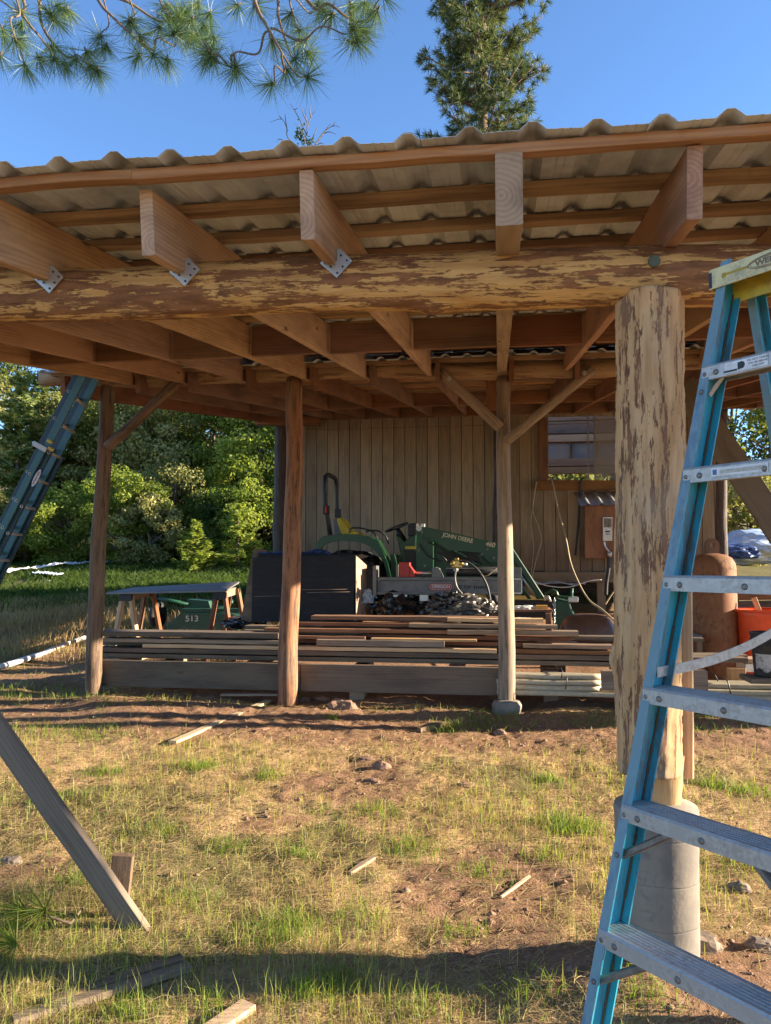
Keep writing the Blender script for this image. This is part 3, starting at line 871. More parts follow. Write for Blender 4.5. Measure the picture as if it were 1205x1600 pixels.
# stickers
zs = STEPZ[0]; a = lpos(zs) + U * .0065 - NB * .0045
Mst = frame(a + U * .135 + Vector((0, 0, -.002)), U, (0, 0, 1), -NB)
st = MB().box((0, 0, 0), (.125, .030, .0006)).build('sticker', M_['white'], lad, Mst)
for (bx, by, sx_, sy_) in ((-.045, -.009, .04, .005), (-.02, 0, .006, .02)):
    MB().box((0, 0, 0), (sx_, sy_, .0006)).build('sticker_mark', M_['ink'], st, Mst @ Matrix.Translation((bx, by, .0007)))
c_ = MB().tube([Vector((0, 0, 0)), Vector((0, 0, .0006))], .010, 20).build('sticker_mark', M_['ink'], st, Mst @ Matrix.Translation((-.012, .001, .0005)))
for k, tx in enumerate(('DO NOT STAND', 'ON OR ABOVE', 'THIS STEP')):
    text('sticker_lettering', tx, .008, Mst @ Matrix.Translation((.035, .0088 - .0088 * k, .0006)), M_['ink'], st, ext=.0002)
zs = STEPZ[1]; a = lpos(zs) + U * .0065 - NB * .0045
Mst = frame(a + U * .17, U, (0, 0, 1), -NB)
st = MB().box((0, 0, 0), (.16, .022, .0006)).build('sticker', M_['yellowworn'] if 0 else M_['white'], lad, Mst)
MB().box((0, 0, 0), (.012, .014, .0006)).build('sticker_mark', plain('faded_blue', (.08, .16, .35), .6), st, Mst @ Matrix.Translation((-.07, 0, .0007)))
MB().box((0, 0, 0), (.13, .010, .0006)).build('sticker_mark', plain('faded_grey', (.5, .48, .42), .6, 0, (.3, .28, .2), .9, 70), st, Mst @ Matrix.Translation((.01, 0, .0007)))
# top cap
ct = lpos(zl_top)
Zc = Vector((0, 0, 1))
wcap = width_at(zl_top) + .05
m = MB()
capo = ct - U * .02 - NB * .012 - Zc * .022
pts = [capo, capo + U * wcap, capo + U * wcap + NB * .02, capo + NB * .02]
m.prism([capo + Zc * 0, capo + U * wcap, capo + U * wcap + Zc * .058, capo + U * .006 + Zc * .058, capo + Zc * .05], NB * .006)
cap = m.build('top_cap', M_['yellowworn'], lad, bevel=.0015)
m = MB()
m.prism([capo + Zc * .052 + NB * .0065, capo + U * wcap + Zc * .052 + NB * .0065, capo + U * wcap + Zc * .052 + NB * .20, capo + Zc * .052 + NB * .20], Zc * .006)
m.build('cap_tray', M_['yellow'], cap, bevel=.001)
m = MB()
m.prism([capo + NB * .0065, capo + NB * .0065 + Zc * .052, capo + NB * .20 + Zc * .052, capo + NB * .20], U * .005)
m.build('cap_end', M_['yellow'], cap)
m = MB(); m.prism([capo + NB * .194, capo + NB * .194 + Zc * .0515, capo + NB * .194 + Zc * .0515 + U * wcap, capo + NB * .194 + U * wcap], NB * .006)
m.build('cap_back', M_['yellow'], cap)
m = MB(); m.prism([capo + NB * .08 - Zc * .03, capo + NB * .08 + Zc * .051, capo + NB * .08 + Zc * .051 + U * wcap, capo + NB * .08 - Zc * .03 + U * wcap], NB * .005)
m.build('cap_rib', M_['yellow'], cap)
Mc = frame(capo + U * (wcap * .5) - NB * .0012 + Zc * .030, U, Zc, -NB)
def ring_mesh(name, a_, b_, wd, mat, parent, M, th=.001, n=40, fill=False):
    m = MB(); vs, fs = [], []
    for k in range(n):
        q = 2 * PI * k / n
        for (sa, z) in ((0 if fill else -wd, 0), (wd, 0), (wd, th), (0 if fill else -wd, th)):
            ra, rb = (a_ + sa, b_ + sa)
            if fill and sa == 0: ra = rb = 1e-4
            vs.append((ra * math.cos(q), rb * math.sin(q), z))
    for k in range(n):
        l = (k + 1) % n
        for j in range(4):
            jj = (j + 1) % 4
            fs.append((k * 4 + j, k * 4 + jj, l * 4 + jj, l * 4 + j))
    return m.add(vs, fs).build(name, mat, parent, M)
M_['capink'] = plain('worn_print', (.20, .16, .11), .7)
ring_mesh('logo_ring', .075, .0165, .0012, M_['capink'], cap, Mc)
ring_mesh('logo_ring', .069, .0125, .0006, M_['capink'], cap, Mc)
text('logo_lettering', 'WERNER', .021, Mc, M_['capink'], cap, ext=.0005, width=.11, bold=.0006)
# slot in the cap
ms = frame(capo + U * .085 - NB * .0004 + Zc * .030, U, Zc, -NB)
mb = MB()
for (cx_, cy_, sx_, sy_) in ((.0, 0, .055, .006), (.03, .004, .03, .006), (-.028, -.003, .012, .012)):
    mb.box((cx_, cy_, 0), (sx_, sy_, .0008))
for k, (cx_, cy_, sx_, sy_) in enumerate(((.0, 0, .075, .0065), (-.036, -.001, .012, .013))):
    MB().box((0, 0, 0), (sx_, sy_, .0008)).build('cap_slot', plain('slot_%d' % k, (.42, .28, .03), .7), cap, ms @ Matrix.Translation((cx_, cy_, .0003 * k)), bevel=.002 if 0 else 0)
MB().box((0, 0, 0), (.010, .045, .0008)).build('cap_scuff', M_['ink'], cap, frame(capo + U * .006 - NB * .0006 + Zc * .026, U, Zc, -NB))
# rear frame
bt = ct + NB * .115 + U * .012
bl0 = bt + NB * .66 - U * .10 - Zc * (bt.z)
bl1 = bt + Zc * .0
wbt, wbb = width_at(zl_top) - .03, .50
bl0 = Vector((bt.x, bt.y, 0)) + NB * .60 - U * .045
back2 = ((bl0 - bl1).cross(U)).normalized()
if back2.dot(NB) < 0: back2 = -back2
bL = channel('rear_rail', bl0, bl1, U, back2, M_['bluegrey'], M_['blue'], lad, wf=.026, dw=.060)
br0, br1 = bl0 + U * wbb, bl1 + U * wbt
channel('rear_rail', br0, br1, -U, back2, M_['bluegrey'], M_['blue'], lad, wf=.026, dw=.060)
for z in (1.98, 1.67, 1.36, 1.05, .74, .43):
    f_ = z / bl1.z
    p_ = bl0.lerp(bl1, f_) + U * .004 + back2 * .02; q_ = br0.lerp(br1, f_) - U * .004 + back2 * .02
    if z in (1.98, 1.36, .74): 
        board('rear_bar', p_, q_, .028, .016, M_['alu'], lad, up=(0, 0, 1), rough=.0002)
        k_ = .12
        board('rear_brace', p_ + U * .11, p_ - Zc * .12 + U * .012, .018, .005, M_['alu'], lad, up=NB, rough=.0001)
# spreader
f1 = lpos(1.20) + U * .006 + backL * .04
zz_ = 1.33
f2 = bl0.lerp(bl1, zz_ / bl1.z) + U * .006
pts_ = [f1.lerp(f2, s_) + Vector((0, 0, .012 - .03 * math.sin(PI * s_) )) for s_ in np.linspace(0, 1, 12)]
m = MB()
for i in range(11):
    a, b = pts_[i], pts_[i + 1]
    m.prism([a - Zc * .014, b - Zc * .014, b + Zc * .014, a + Zc * .014], U * .003)
sp = m.build('spreader', M_['alu'], lad)
for s_ in (.38, .48):
    rv = MB(); p_ = f1.lerp(f2, s_) + Zc * -.015; rivet(rv, p_, -U, .006); rv.build('rivet', M_['aludark'], sp)
for sgn, p0_ in ((1, lr0), (-1, rr0)):
    MB().box(p0_ + U * sgn * .015 + backL * .04 + Zc * .012, (.09, .10, .03)).build('rubber_foot', M_['blackrub'], lad, bevel=.004)

# ================================================================== TEAL EXTENSION LADDER
YE = 6.95
e0, e1 = at(-14, 868, YE), at(142, 560, YE)      # centre line of the near rail pair
el = thing('extension_ladder', 'dark green extension ladder leaning up to the left end of the roof', 'ladder', (e0.x - .9, YE + .2, 0))
ex = (e1 - e0).normalized(); ey = Vector((0, 1, 0)); ez = ex.cross(ey).normalized()
if ez.x < 0: ez = -ez                            # ez: across the rail, towards lower right
start = e0 - ex * ((e0.z - h0(-4.6, YE) ) / ex.z)
Lbase = (e1 - start).length
for yoff, nm in ((0, 'near'), (.40, 'far')):
    o_ = Vector((-.26 * yoff, .95 * yoff, 0))
    board('base_rail', start + ez * .030 + o_ + Vector((0, .02, 0)), start + ez * .030 + ex * (Lbase * .74) + o_ + Vector((0, .02, 0)), .085, .028, M_['tealdark'], el, up=ez, rough=.0002)
    board('fly_rail', start - ez * .052 + ex * .9 + o_ + Vector((0, .015, 0)), start - ez * .052 + ex * (Lbase + .10) + o_ + Vector((0, .015, 0)), .075, .028, M_['tealdark'], el, up=ez, rough=.0002)
    board('rail_web', start - ez * .008 + ex * .8 + o_ + Vector((0, -.012, 0)), start - ez * .008 + ex * (Lbase * .74) + o_ + Vector((0, -.012, 0)), .068, .022, M_['teal'], el, up=ez, rough=.0002)
    board('rail_web', start + ez * .01 + ex * (Lbase * .74) + o_ + Vector((0, .0, 0)), start + ez * .01 + ex * (Lbase + .10) + o_ + Vector((0, .0, 0)), .078, .022, M_['teal'], el, up=ez, rough=.0002)
rg = Lbase - .09
k = 0
while rg > .2:
    c0 = start + ex * rg
    for (off, y0) in ((-.055, -.002), (-.008, -.026), (.052, 0.0)):
        if off == -.008 and rg > Lbase * .74: continue
        if off > 0: c1 = c0 - ex * .03
        else: c1 = c0
        p_ = c1 + ez * off + Vector((0, y0, 0))
        m = MB().tube([p_, p_ + Vector((-.26, .95, 0)) * (.42 if off != -.008 else .03)], .016, 10)
        ru = m.build('rung', M_['alu'], el)
        if k < 12:
            MB().tube([p_ + Vector((0, -.0016, 0)), p_ + Vector((0, -.0005, 0))], .0095, 8).build('rung_hole', M_['ink'], ru)
    rg -= .292; k += 1
pb_ = start + ex * (Lbase * .74)
m = MB(); m.box((0, 0, 0), (.05, .02, .16)); 
def loc_frame(p): return frame(p, ex, ey, ex.cross(ey))
m.build('guide_bracket', M_['alu'], el, loc_frame(pb_ - ez * .04 + Vector((0, -.028, 0))), bevel=.004)
for off, dd in ((.03, .09), (.075, .03)):
    MB().box((0, 0, 0), (.03, .03, .055)).build('rung_lock', M_['yellow'], el, loc_frame(pb_ + ex * dd + ez * off + Vector((0, -.03, 0))), bevel=.006)
# oval badge
pc = at(57, 747, YE - .04)
a_ = math.atan2(ex.z, ex.x)
Me = facing(pc, a_)
bd = ring_mesh('badge', .092, .026, .004, plain('badge_blue', (.02, .06, .22), .5), el, Me, th=.001, fill=True)
ring_mesh('badge_face', .086, .021, .003, M_['white'], bd, Me @ Matrix.Translation((0, 0, .0012)), fill=True)
text('badge_lettering', 'WERNER', .032, Me @ Matrix.Translation((0, 0, .0026)), plain('badge_ink', (.30, .06, .05), .6), bd, ext=.0005, width=.15, bold=.001)

# ================================================================== LUMBER
def px_board(name, label, x0, x1, y, Y, h, wd, mat, zfix=None, group='boards in the lumber stack', slope=0, dy=0):
    a, b = at(x0, y, Y), at(x1, y, Y)
    z = zfix if zfix is not None else (a.z + b.z) / 2
    a.z = z; b.z = z + slope
    o = thing(name, label, 'board', ((a.x + b.x) / 2, Y, z - h / 2), group)
    return o, a, b
stack = [
 # x0, x1 (px), layer, front Y, thickness, width, mat, label
 (163, 1090, 0, 7.86, .045, .19, 'greyboard', 'lowest long grey board at the front of the lumber stack'),
 (158, 1163, 1, 7.84, .045, .20, 'greyboard', 'long grey board second from the bottom of the lumber stack'),
 (200, 1100, 0, 8.12, .045, .20, 'weathered', 'weathered board in the bottom layer behind the lowest grey board'),
 (190, 1163, 1, 8.10, .045, .20, 'greyboard', 'grey board in the second layer behind the front one'),
 (227, 776, 2, 7.84, .040, .14, 'newboard', 'clean pale tan board with a squared left end right of the leftmost post'),
 (161, 560, 2, 8.02, .040, .16, 'greyboard', 'short dark board whose left end shows beside the clean tan board'),
 (400, 1010, 2, 8.20, .042, .20, 'weathered', 'weathered board in the third layer behind the clean tan board'),
 (800, 975, 2, 7.86, .042, .16, 'fir_red', 'reddish brown board crossing the stack right of the third post'),
 (166, 452, 3, 7.86, .040, .18, 'weathered', 'brown board above the clean tan board at the left end'),
 (496, 695, 3, 7.82, .060, .10, 'weathered', 'short thick block board lying on the front in the middle of the stack'),
 (455, 840, 3, 8.02, .040, .16, 'fir_red', 'red brown board behind the short thick block board'),
 (817, 956, 3, 7.88, .040, .16, 'weathered', 'brown board ending just left of the big log post'),
 (300, 900, 3, 8.25, .042, .20, 'weathered', 'weathered board at the back of the fourth layer'),
 (161, 440, 4, 7.88, .055, .26, 'greyboard', 'wide grey plank on top at the left end of the stack'),
 (440, 572, 4, 7.92, .030, .14, 'fir_red', 'short thin board ending left of the pale thin strip'),
 (581, 745, 4, 7.86, .022, .09, 'newboard', 'thin pale yellow strip lying midway along the stack'),
 (570, 893, 4, 8.06, .042, .16, 'fir_red', 'brown board beneath the board with the broken right end'),
 (894, 1097, 4, 8.22, .035, .16, 'greyboard', 'grey board below the upturned brown steel basin'),
 (380, 700, 4, 8.28, .042, .20, 'weathered', 'weathered board at the back of the fifth layer'),
 (416, 780, 5, 8.00, .040, .16, 'fir_red', 'red brown board second from the top between the posts'),
 (700, 903, 5, 7.98, .045, .16, 'weathered', 'grey brown board with a broken pointed right end'),
 (386, 780, 5, 8.24, .042, .18, 'weathered', 'weathered board at the back of the sixth layer'),
 (466, 800, 6, 8.10, .036, .16, 'fir_red', 'brown board just below the topmost plank'),
 (640, 871, 6, 8.02, .038, .14, 'weathered', 'dark brown board right of the third post near the top'),
 (490, 786, 7, 8.18, .040, .22, 'fir_red', 'topmost wide plank with a sunlit edge left of the third post'),
 (700, 849, 7, 8.08, .038, .14, 'newboard', 'topmost light board end right of the third post'),
]
ZL0, LST = at(500, 1033, 7.8).z, .0
zlay = [at(500, yy, 7.85).z for yy in (1033.5, 1024.5, 1016.5, 1008.5, 999.5, 990.5, 981, 972)]
for i, (x0, x1, ly, Y, h, wd, mt, lb) in enumerate(stack):
    a, b = at(x0, 1000, Y + wd / 2), at(x1, 1000, Y + wd / 2)
    z = zlay[ly] + h / 2
    a.z = z; b.z = z; a.y = b.y = Y + wd / 2
    a.y += rnd.uniform(-.015, .015)
    o = thing('lumber_board', lb, 'board', (a + b) / 2 - Vector((0, 0, h / 2)), 'boards in the lumber stack')
    bb = board('timber', a, b, h, wd, M_[mt], o, rough=.002, bow=.003, seed=400 + i, twist=rnd.uniform(-.01, .01))
# stickers and the kerb plank in front
zst = zlay[0]
for i, (q, Y, lb) in enumerate(((411, 7.80, 'small wood spacer block under the stack left of the second post'), (717, 7.80, 'small wood spacer block under the stack between second and third post'), (196, 7.80, 'small wood spacer block under the stack near the leftmost post'), (1010, 7.85, 'spacer block under the stack behind the big log post'))):
    p_ = at(q, 1040, Y + .3); w_ = .16
    o = thing('spacer_block', lb, 'block', (p_.x, Y, zst - .1), 'spacer blocks under the lumber stack')
    zz0 = at(q, 1041, Y).z
    board('timber', (p_.x, Y, (zz0 + zst) / 2 - .001), (p_.x, Y + .75, (zz0 + zst) / 2 - .001), zst - zz0, w_, M_['fir_red'] if i < 2 else M_['weathered'], o, up=(0, 0, 1))
zk1, zk0 = at(600, 1040, 7.60).z, at(600, 1083, 7.60).z
for i, (x0, x1, lb) in enumerate(((158, 470, 'wide weathered plank on edge between the leftmost and second posts'), (471, 781, 'wide weathered plank on edge between the second and third posts'))):
    a, b = at(x0, 1062, 7.63), at(x1, 1062, 7.63)
    a.z = b.z = (zk0 + zk1) / 2
    o = thing('retaining_plank', lb, 'plank', ((a.x + b.x) / 2, 7.63, zk0), 'planks on edge along the barn floor')
    board('timber', a, b, zk1 - zk0, .05, M_['greyboard'], o, seed=470 + i, rough=.0015)
    # sleepers behind it carry the stack
for i, q in enumerate((250, 560, 860, 1080)):
    p_ = at(q, 1060, 7.9)
    o = thing('sleeper_block', 'rough timber under the lumber stack', 'block', (p_.x, 8.1, h0(p_.x, 8.1)), 'timbers under the lumber stack')
    zt2 = at(500, 1041, 7.8).z
    board('timber', (p_.x, 7.8, (zt2 + h0(p_.x, 8)) / 2 - .04), (p_.x, 8.45, (zt2 + h0(p_.x, 8)) / 2 - .04), zt2 - h0(p_.x, 8) + .07, .14, M_['weathered'], o)
o = thing('board_offcut', 'narrow board lying under the retaining plank near the second post', 'board', at(390, 1085, 7.58))
board('timber', at(347, 1085, 7.58), at(436, 1085, 7.58), .02, .09, M_['weathered'], o)
# frame of boards at the right end of the stack
p_ = at(1151, 1041, 7.9)
o = thing('end_block', 'upright timber block under the right end of the long grey boards', 'block', (p_.x, 7.9, h0(p_.x, 7.9)))
board('timber', (p_.x, 7.95, h0(p_.x, 7.9) - .02), (p_.x, 7.95, zlay[0]), .17, .09, M_['fir'], o, up=(1, 0, 0))
# PVC pipes
pid, rp = 0, .0265
zg = at(880, 1087, 7.62).z + rp
rows = [(zg, 5, 7.56, 790, 1330), (zg + .049, 5, 7.575, 790, 938), (zg + .049, 5, 7.575, 1000, 1340), (zg + .098, 4, 7.59, 790, 940), (zg + .148, 3, 7.62, 790, 937), (zg + .098, 4, 7.61, 985, 1330)]
k = 0
for (z, n_, Y0, xa, xb) in rows:
    for j in range(n_):
        Y = Y0 + j * .0555
        a, b = at(xa - 6 - rnd.uniform(0, 10), 1060, Y), at(xb + rnd.uniform(-3, 2), 1060, Y)
        a.z = z; b.z = z - .0
        m = MB().tube([a.lerp(b, s_) + Vector((0, 0, .003 * math.sin(9 * s_ + j))) for s_ in np.linspace(0, 1, 14)], rp * .96, 14)
        o = m.build('plastic_pipe', M_['pvc'])
        left = xb < 960
        tag(o, 'long cream plastic pipe bundled behind the foot of the big log post' if not left else 'cream plastic pipe strapped in the bundle right of the third post', 'pipe', 'cream pipes strapped in bundles')
for i, (q, lb) in enumerate(((877, 'black strap round the upper pipes right of the third post'), (884, 'black strap round the lower pipes right of the third post'), (1122, 'black strap round the pipes left of the black bucket'), (1142, 'black strap round the front pipes nearest the black bucket'))):
    y0_, y1_ = ((1050, 1060), (1060, 1077), (1055, 1064), (1064, 1084))[i]
    Yq = 7.528 if i in (1, 3) else 7.56
    a, b = at(q, y1_, Yq), at(q + (2 if i < 2 else -5), y0_, Yq)
    o = MB().tube([a, a.lerp(b, .5) + Vector((0, -.004, 0)), b, b + Vector((0, .2, .012))], .006, 6).build('pipe_strap', M_['black'])
    tag(o, lb, 'strap', 'straps round the pipe bundles')
a, b = at(940, 1062, 7.46), at(1104, 1063, 7.46)
o = thing('timber_beam', 'square weathered timber lying across the cream pipes behind the big post', 'timber', (a + b) / 2)
board('timber', a, b, .175, .10, M_['weathered'], o, up=(0, 0, 1), cham=.006)

# ================================================================== SAWHORSE TABLE
A, B, C_, D = at(166, 926, 9.3), at(353, 922, 9.3), at(374, 908.5, 10.5), at(206, 918, 10.5)
o = MB().prism([A, B, C_, D], (0, 0, -.022)).build('table_top_sheet', M_['plytop'])
tag(o, 'grey plywood sheet lying across the two sawhorses', 'plywood sheet')
for i, (fx, bx, lb) in enumerate(((199, 233, 'left sawhorse with black bracket under the plywood sheet'), (345, 366, 'right sawhorse under the plywood sheet near the black box'))):
    p0, p1 = at(fx, 930, 9.42), at(bx, 924, 10.38)
    def top_z(p): # plane through A,B,C
        n_ = (B - A).cross(D - A); return A.z - (n_.x * (p.x - A.x) + n_.y * (p.y - A.y)) / n_.z
    for p_ in (p0, p1): p_.z = top_z(p_) - .022 - .05
    p1.z = top_z(p1) - .072
    sh_ = thing('sawhorse', lb, 'sawhorse', ((p0.x + p1.x) / 2, 9.9, h0(p0.x, 9.9)), 'sawhorses under the plywood sheet')
    board('beam', p0 - Vector((0, .03, 0)), p1 + Vector((0, .03, 0)), .098, .042, M_['weathered'], sh_)
    for e_, p_ in enumerate((p0, p1)):
        for s_ in (-1, 1):
            f_ = Vector((p_.x + s_ * .19, p_.y + (.05 if e_ else -.02), 0)); f_.z = h0(f_.x, f_.y) - .02
            board('leg', f_, p_ + Vector((s_ * .052, 0, .03)), .042, .088, M_['newboard'] if (i == 0 and e_ == 0) else M_['fir_red'], sh_, up=(1, 0, 0))
        MB().box(p_ + Vector((0, -.0 if e_ else -.032, -.0)), (.165, .05, .09)).build('bracket', M_['black'], sh_, bevel=.004)

# ================================================================== GREEN MOWER
mw = thing('rotary_mower', 'green rotary mower with a small tail wheel behind the sawhorses', 'mower', (at(290, 960, 11.0).x, 11, h0(-4.4, 11)))
def pp(pts, Y): return [at(x, y, Y) for x, y in pts]
d1 = MB().prism(pp([(262, 978), (282, 958), (334, 958), (372, 962), (372, 985), (262, 985)], 10.75), (0, 1.1, 0)).build('deck', M_['greendull'], mw, bevel=.01)
MB().prism(pp([(283, 951), (376, 951), (376, 957), (283, 957)], 10.8), (0, .12, 0)).build('deck_rail', M_['greendull'], mw, bevel=.005)
MB().prism(pp([(293, 936), (326, 939), (330, 951), (293, 951)], 10.95), (0, .3, 0)).build('gearbox_cover', M_['greendull'], mw, bevel=.01)
MB().tube([at(239, 933, 10.95), at(262, 938, 10.95), at(295, 944, 10.95)], .028, 6).build('tail_arm', M_['greendull'], mw)
MB().tube([at(246, 928, 10.95), at(246, 946, 10.95)], .03, 10).build('tail_spindle', M_['black'], mw)
tw = at(247, 961, 10.95); 
twl = MB().lathe([(.03, -.05), (.16, -.05), (.19, -.03), (.2, 0), (.19, .03), (.16, .05), (.03, .05)], tw, (1, -.15, 0), 28).build('tail_wheel', M_['blackrub'], mw)
MB().lathe([(.0, -.055), (.10, -.055), (.11, -.045)], tw, (1, -.15, 0), 20).build('rim', M_['aludark'], twl)
text('lettering', '513', .12, facing(at(300, 967, 10.745), .02), M_['white'], mw, ext=.002, width=.19, bold=.001)
MB().tube([at(320, 950, 11.1), at(350, 950, 11.1), at(378, 925, 11.5)], .05, 6).build('drawbar', M_['greendull'], mw)

# ================================================================== BLACK PLYWOOD BOX
bx = thing('plywood_box', 'large black painted plywood box with its open side facing right', 'box', at(470, 975, 9.2))
YB0 = 9.05
fa = pp([(395, 871), (556, 868), (556, 969), (393, 972)], YB0)
MB().prism(fa, (0, .025, 0)).build('front_panel', M_['blackply'], bx, bevel=.002)
r0, r1, r2_, r3 = at(556.5, 868, YB0), at(573, 883, 9.42), at(573, 960, 9.42), at(556.5, 970, YB0)
MB().prism([r0, r1, r2_, r3], (-.022, 0, 0)).build('side_panel', M_['weathered'], bx)
MB().prism(pp([(376, 972), (396, 858), (402, 858), (402, 972)], YB0 + .05), (0, .03, 0)).build('side_panel', M_['greyboard'], bx)
MB().prism(pp([(404, 859), (418, 859), (418, 868), (402, 870)], YB0 + .3), (0, .02, 0)).build('back_panel', M_['fir_red'], bx)
MB().prism(pp([(397, 872.5), (555, 870), (566, 866), (410, 866)], YB0 + .06), (0, .5, -.02)).build('lid', M_['blackply'], bx)
for (q0, q1) in (((397, 932), (438, 931)), ((470, 921.5), (545, 920.5)), ((480, 926), (548, 924.5))):
    MB().tube([at(*q0, YB0 - .002), at(*q1, YB0 - .002)], .004, 5).build('split', M_['weathered'], bx)
def crumple(name, c, size, mat, amp=.35, seed=0, sub=4, f=2.3, parent=None):
    bm = bmesh.new(); bmesh.ops.create_icosphere(bm, subdivisions=sub, radius=1)
    q = random.Random(seed); off = Vector((q.uniform(-9, 9), q.uniform(-9, 9), q.uniform(-9, 9)))
    from mathutils import noise as mn
    for v_ in bm.verts:
        n_ = v_.co.normalized(); p = n_ * f + off
        r_ = 1 + amp * (1 - 2 * abs(mn.noise(p))) + amp * .55 * (1 - 2 * abs(mn.noise(p * 2.3))) + amp * .25 * mn.noise(p * 5)
        v_.co = Vector((n_.x * size[0] * r_, n_.y * size[1] * r_, max(n_.z, -.45) * size[2] * r_))
    me = bpy.data.meshes.new(name); bm.to_mesh(me); bm.free(); me.materials.append(mat)
    o = bpy.data.objects.new(name, me); link(o, parent, Matrix.Translation(Vector(c)))
    return o
tag(crumple('folded_tarp', at(450, 866, 9.35), (.36, .16, .03), M_['bluetarp'], .2, 3), 'dark blue tarp folded on top of the black plywood box', 'tarp')
tag(crumple('folded_tarp', at(497, 868, 9.6), (.13, .12, .06), M_['bluetarp'], .3, 8), 'blue tarp scrap draped over the corner of the black box by the rear tyre', 'tarp')
tag(crumple('black_bag', at(384, 975, 9.3), (.22, .2, .08), M_['bag'], .3, 4), 'black plastic heap at the lower left corner of the black box', 'bag')
tag(crumple('black_bag', at(622, 952, 9.45), (.27, .2, .20), M_['bag'], .25, 14), 'black bag under the left half of the log splitter', 'bag')
tag(crumple('black_bag', at(665, 955, 9.5), (.28, .2, .16), M_['bag'], .25, 19), 'black bag under the middle of the log splitter', 'bag')
tag(crumple('paper_scrap', at(573, 935, 9.3), (.06, .05, .08), M_['tarp'], .5, 15, 3), 'crumpled pale paper beside the black box', 'scrap')
sv = crumple('silver_tarp', at(722, 952, 9.05), (.30, .18, .13), M_['silver'], .32, 22, 5, 1.7)
tag(sv, 'crumpled silver and black plastic tarp below the splitter hoses', 'tarp')
tag(crumple('silver_tarp', at(700, 945, 9.02), (.16, .1, .10), M_['bag'], .5, 25, 4), 'black fold of plastic sticking up from the crumpled silver tarp', 'tarp')
tag(crumple('silver_tarp', at(757, 950, 8.98), (.11, .09, .08), M_['silver'], .3, 27, 4), 'small crumpled silver plastic left of the third post', 'tarp')

# ================================================================== LOG SPLITTER
ls = thing('log_splitter', 'grey log splitter beam with a red plate in front of the tractor', 'log splitter', (at(700, 960, 9.3).x, 9.35, h0(-.6, 9.3)))
YS = 9.3
def pxbox(m, x0, y0, x1, y1, Y, dY): m.prism(pp([(x0, y0), (x1, y0), (x1, y1), (x0, y1)], Y), (0, dY, 0)); return m
pxbox(MB(), 590, 907, 806, 925, YS + .05, .02).build('beam_web', M_['grey'], ls)
pxbox(MB(), 587, 902, 814, 906.5, YS, .14).build('beam_flange', M_['grey'], ls, bevel=.003)
pxbox(MB(), 587, 925.5, 814, 929, YS, .14).build('beam_flange', M_['grey'], ls, bevel=.003)
pxbox(MB(), 582.5, 884, 588, 931, YS - .03, .22).build('foot_plate', M_['grey'], ls, bevel=.003)
pxbox(MB(), 619, 882, 623, 901.5, YS - .03, .2).build('wedge_plate', M_['aludark'], ls, bevel=.003)
pxbox(MB(), 623.5, 879, 640, 901.5, YS, .16).build('wedge', M_['red'], ls, bevel=.006)
MB().prism(pp([(640.5, 884), (647, 893), (648, 901.5), (640.5, 901.5)], YS), (0, .15, 0)).build('wedge', M_['red'], ls, bevel=.006)
MB().tube([at(649, 896, YS + .08), at(690, 895, YS + .08)], .022, 12).build('piston_rod', M_['galv'], ls)
MB().prism(pp([(675, 901.5), (675, 888), (680, 886), (686, 888), (693, 904), (693, 905)], YS - .01), (0, .2, 0)).build('carriage', M_['grey'], ls, bevel=.005)
MB().tube([at(698, 893, YS + .08), at(800, 893, YS + .08)], .055, 18).build('cylinder', M_['black'], ls)
pxbox(MB(), 697, 887, 800, 889, YS + .02, .12).build('cylinder_cover', M_['silver'], ls)
pxbox(MB(), 796, 887, 815, 902, YS - .02, .2).build('end_mount', M_['grey'], ls, bevel=.004)
eb = pxbox(MB(), 804, 904.5, 815.5, 927, YS - .035, .02).build('end_frame', M_['grey'], ls)
for (x0, y0, x1, y1) in ((803, 904, 816, 905.5), (803, 926, 816, 927.5), (814.5, 904, 816, 927)):
    pxbox(MB(), x0, y0, x1, y1, YS - .042, .006).build('reflective_edge', M_['white'], eb)
vb = at(714, 881, YS - .02)
va = MB().box(vb, (.12, .08, .09)).build('valve', M_['brass'], ls, bevel=.01)
for k, (dx, dz, r_, c_) in enumerate(((-.05, .0, .03, 'brass'), (.05, .01, .028, 'brass'), (.10, -.005, .02, 'galv'), (0, .055, .016, 'brass'), (-.01, -.07, .02, 'galv'), (-.09, .01, .018, 'black'))):
    p_ = vb + Vector((dx, -.03, dz)); MB().tube([p_ - Vector((.025, 0, 0)), p_ + Vector((.025, 0, 0))], r_, 10).build('fitting', M_[c_], va)
MB().tube([vb + Vector((-.09, -.03, .01)), at(690, 868, YS - .1)], .008, 8).build('lever', M_['black'], ls)
def curve_px(pts, Y, n=24):
    P = [at(x, y, Y if not hasattr(Y, '__len__') else Y[i]) for i, (x, y) in enumerate(pts)]
    out = []
    P2 = [P[0] * 2 - P[1]] + P + [P[-1] * 2 - P[-2]]
    for i in range(1, len(P2) - 2):
        for k in range(n // (len(P) - 1) + 2):
            t = k / (n // (len(P) - 1) + 2)
            a, b, c, d = P2[i - 1], P2[i], P2[i + 1], P2[i + 2]
            out.append(.5 * ((2 * b) + (c - a) * t + (2 * a - 5 * b + 4 * c - d) * t * t + (3 * b - a - 3 * c + d) * t ** 3))
    out.append(P[-1])
    return out
MB().tube(curve_px([(718, 877), (732, 879), (748, 892), (761, 915), (767, 942)], YS - .12), .013, 8).build('hose', M_['black'], ls)
MB().tube(curve_px([(713, 888), (711, 903), (714, 917), (722, 928)], YS - .12), .011, 8).build('hose', M_['aludark'], ls)
MB().tube(curve_px([(776, 888), (770, 893), (762, 899), (752, 901)], YS - .1), .006, 6).build('hose', M_['cord'], ls)
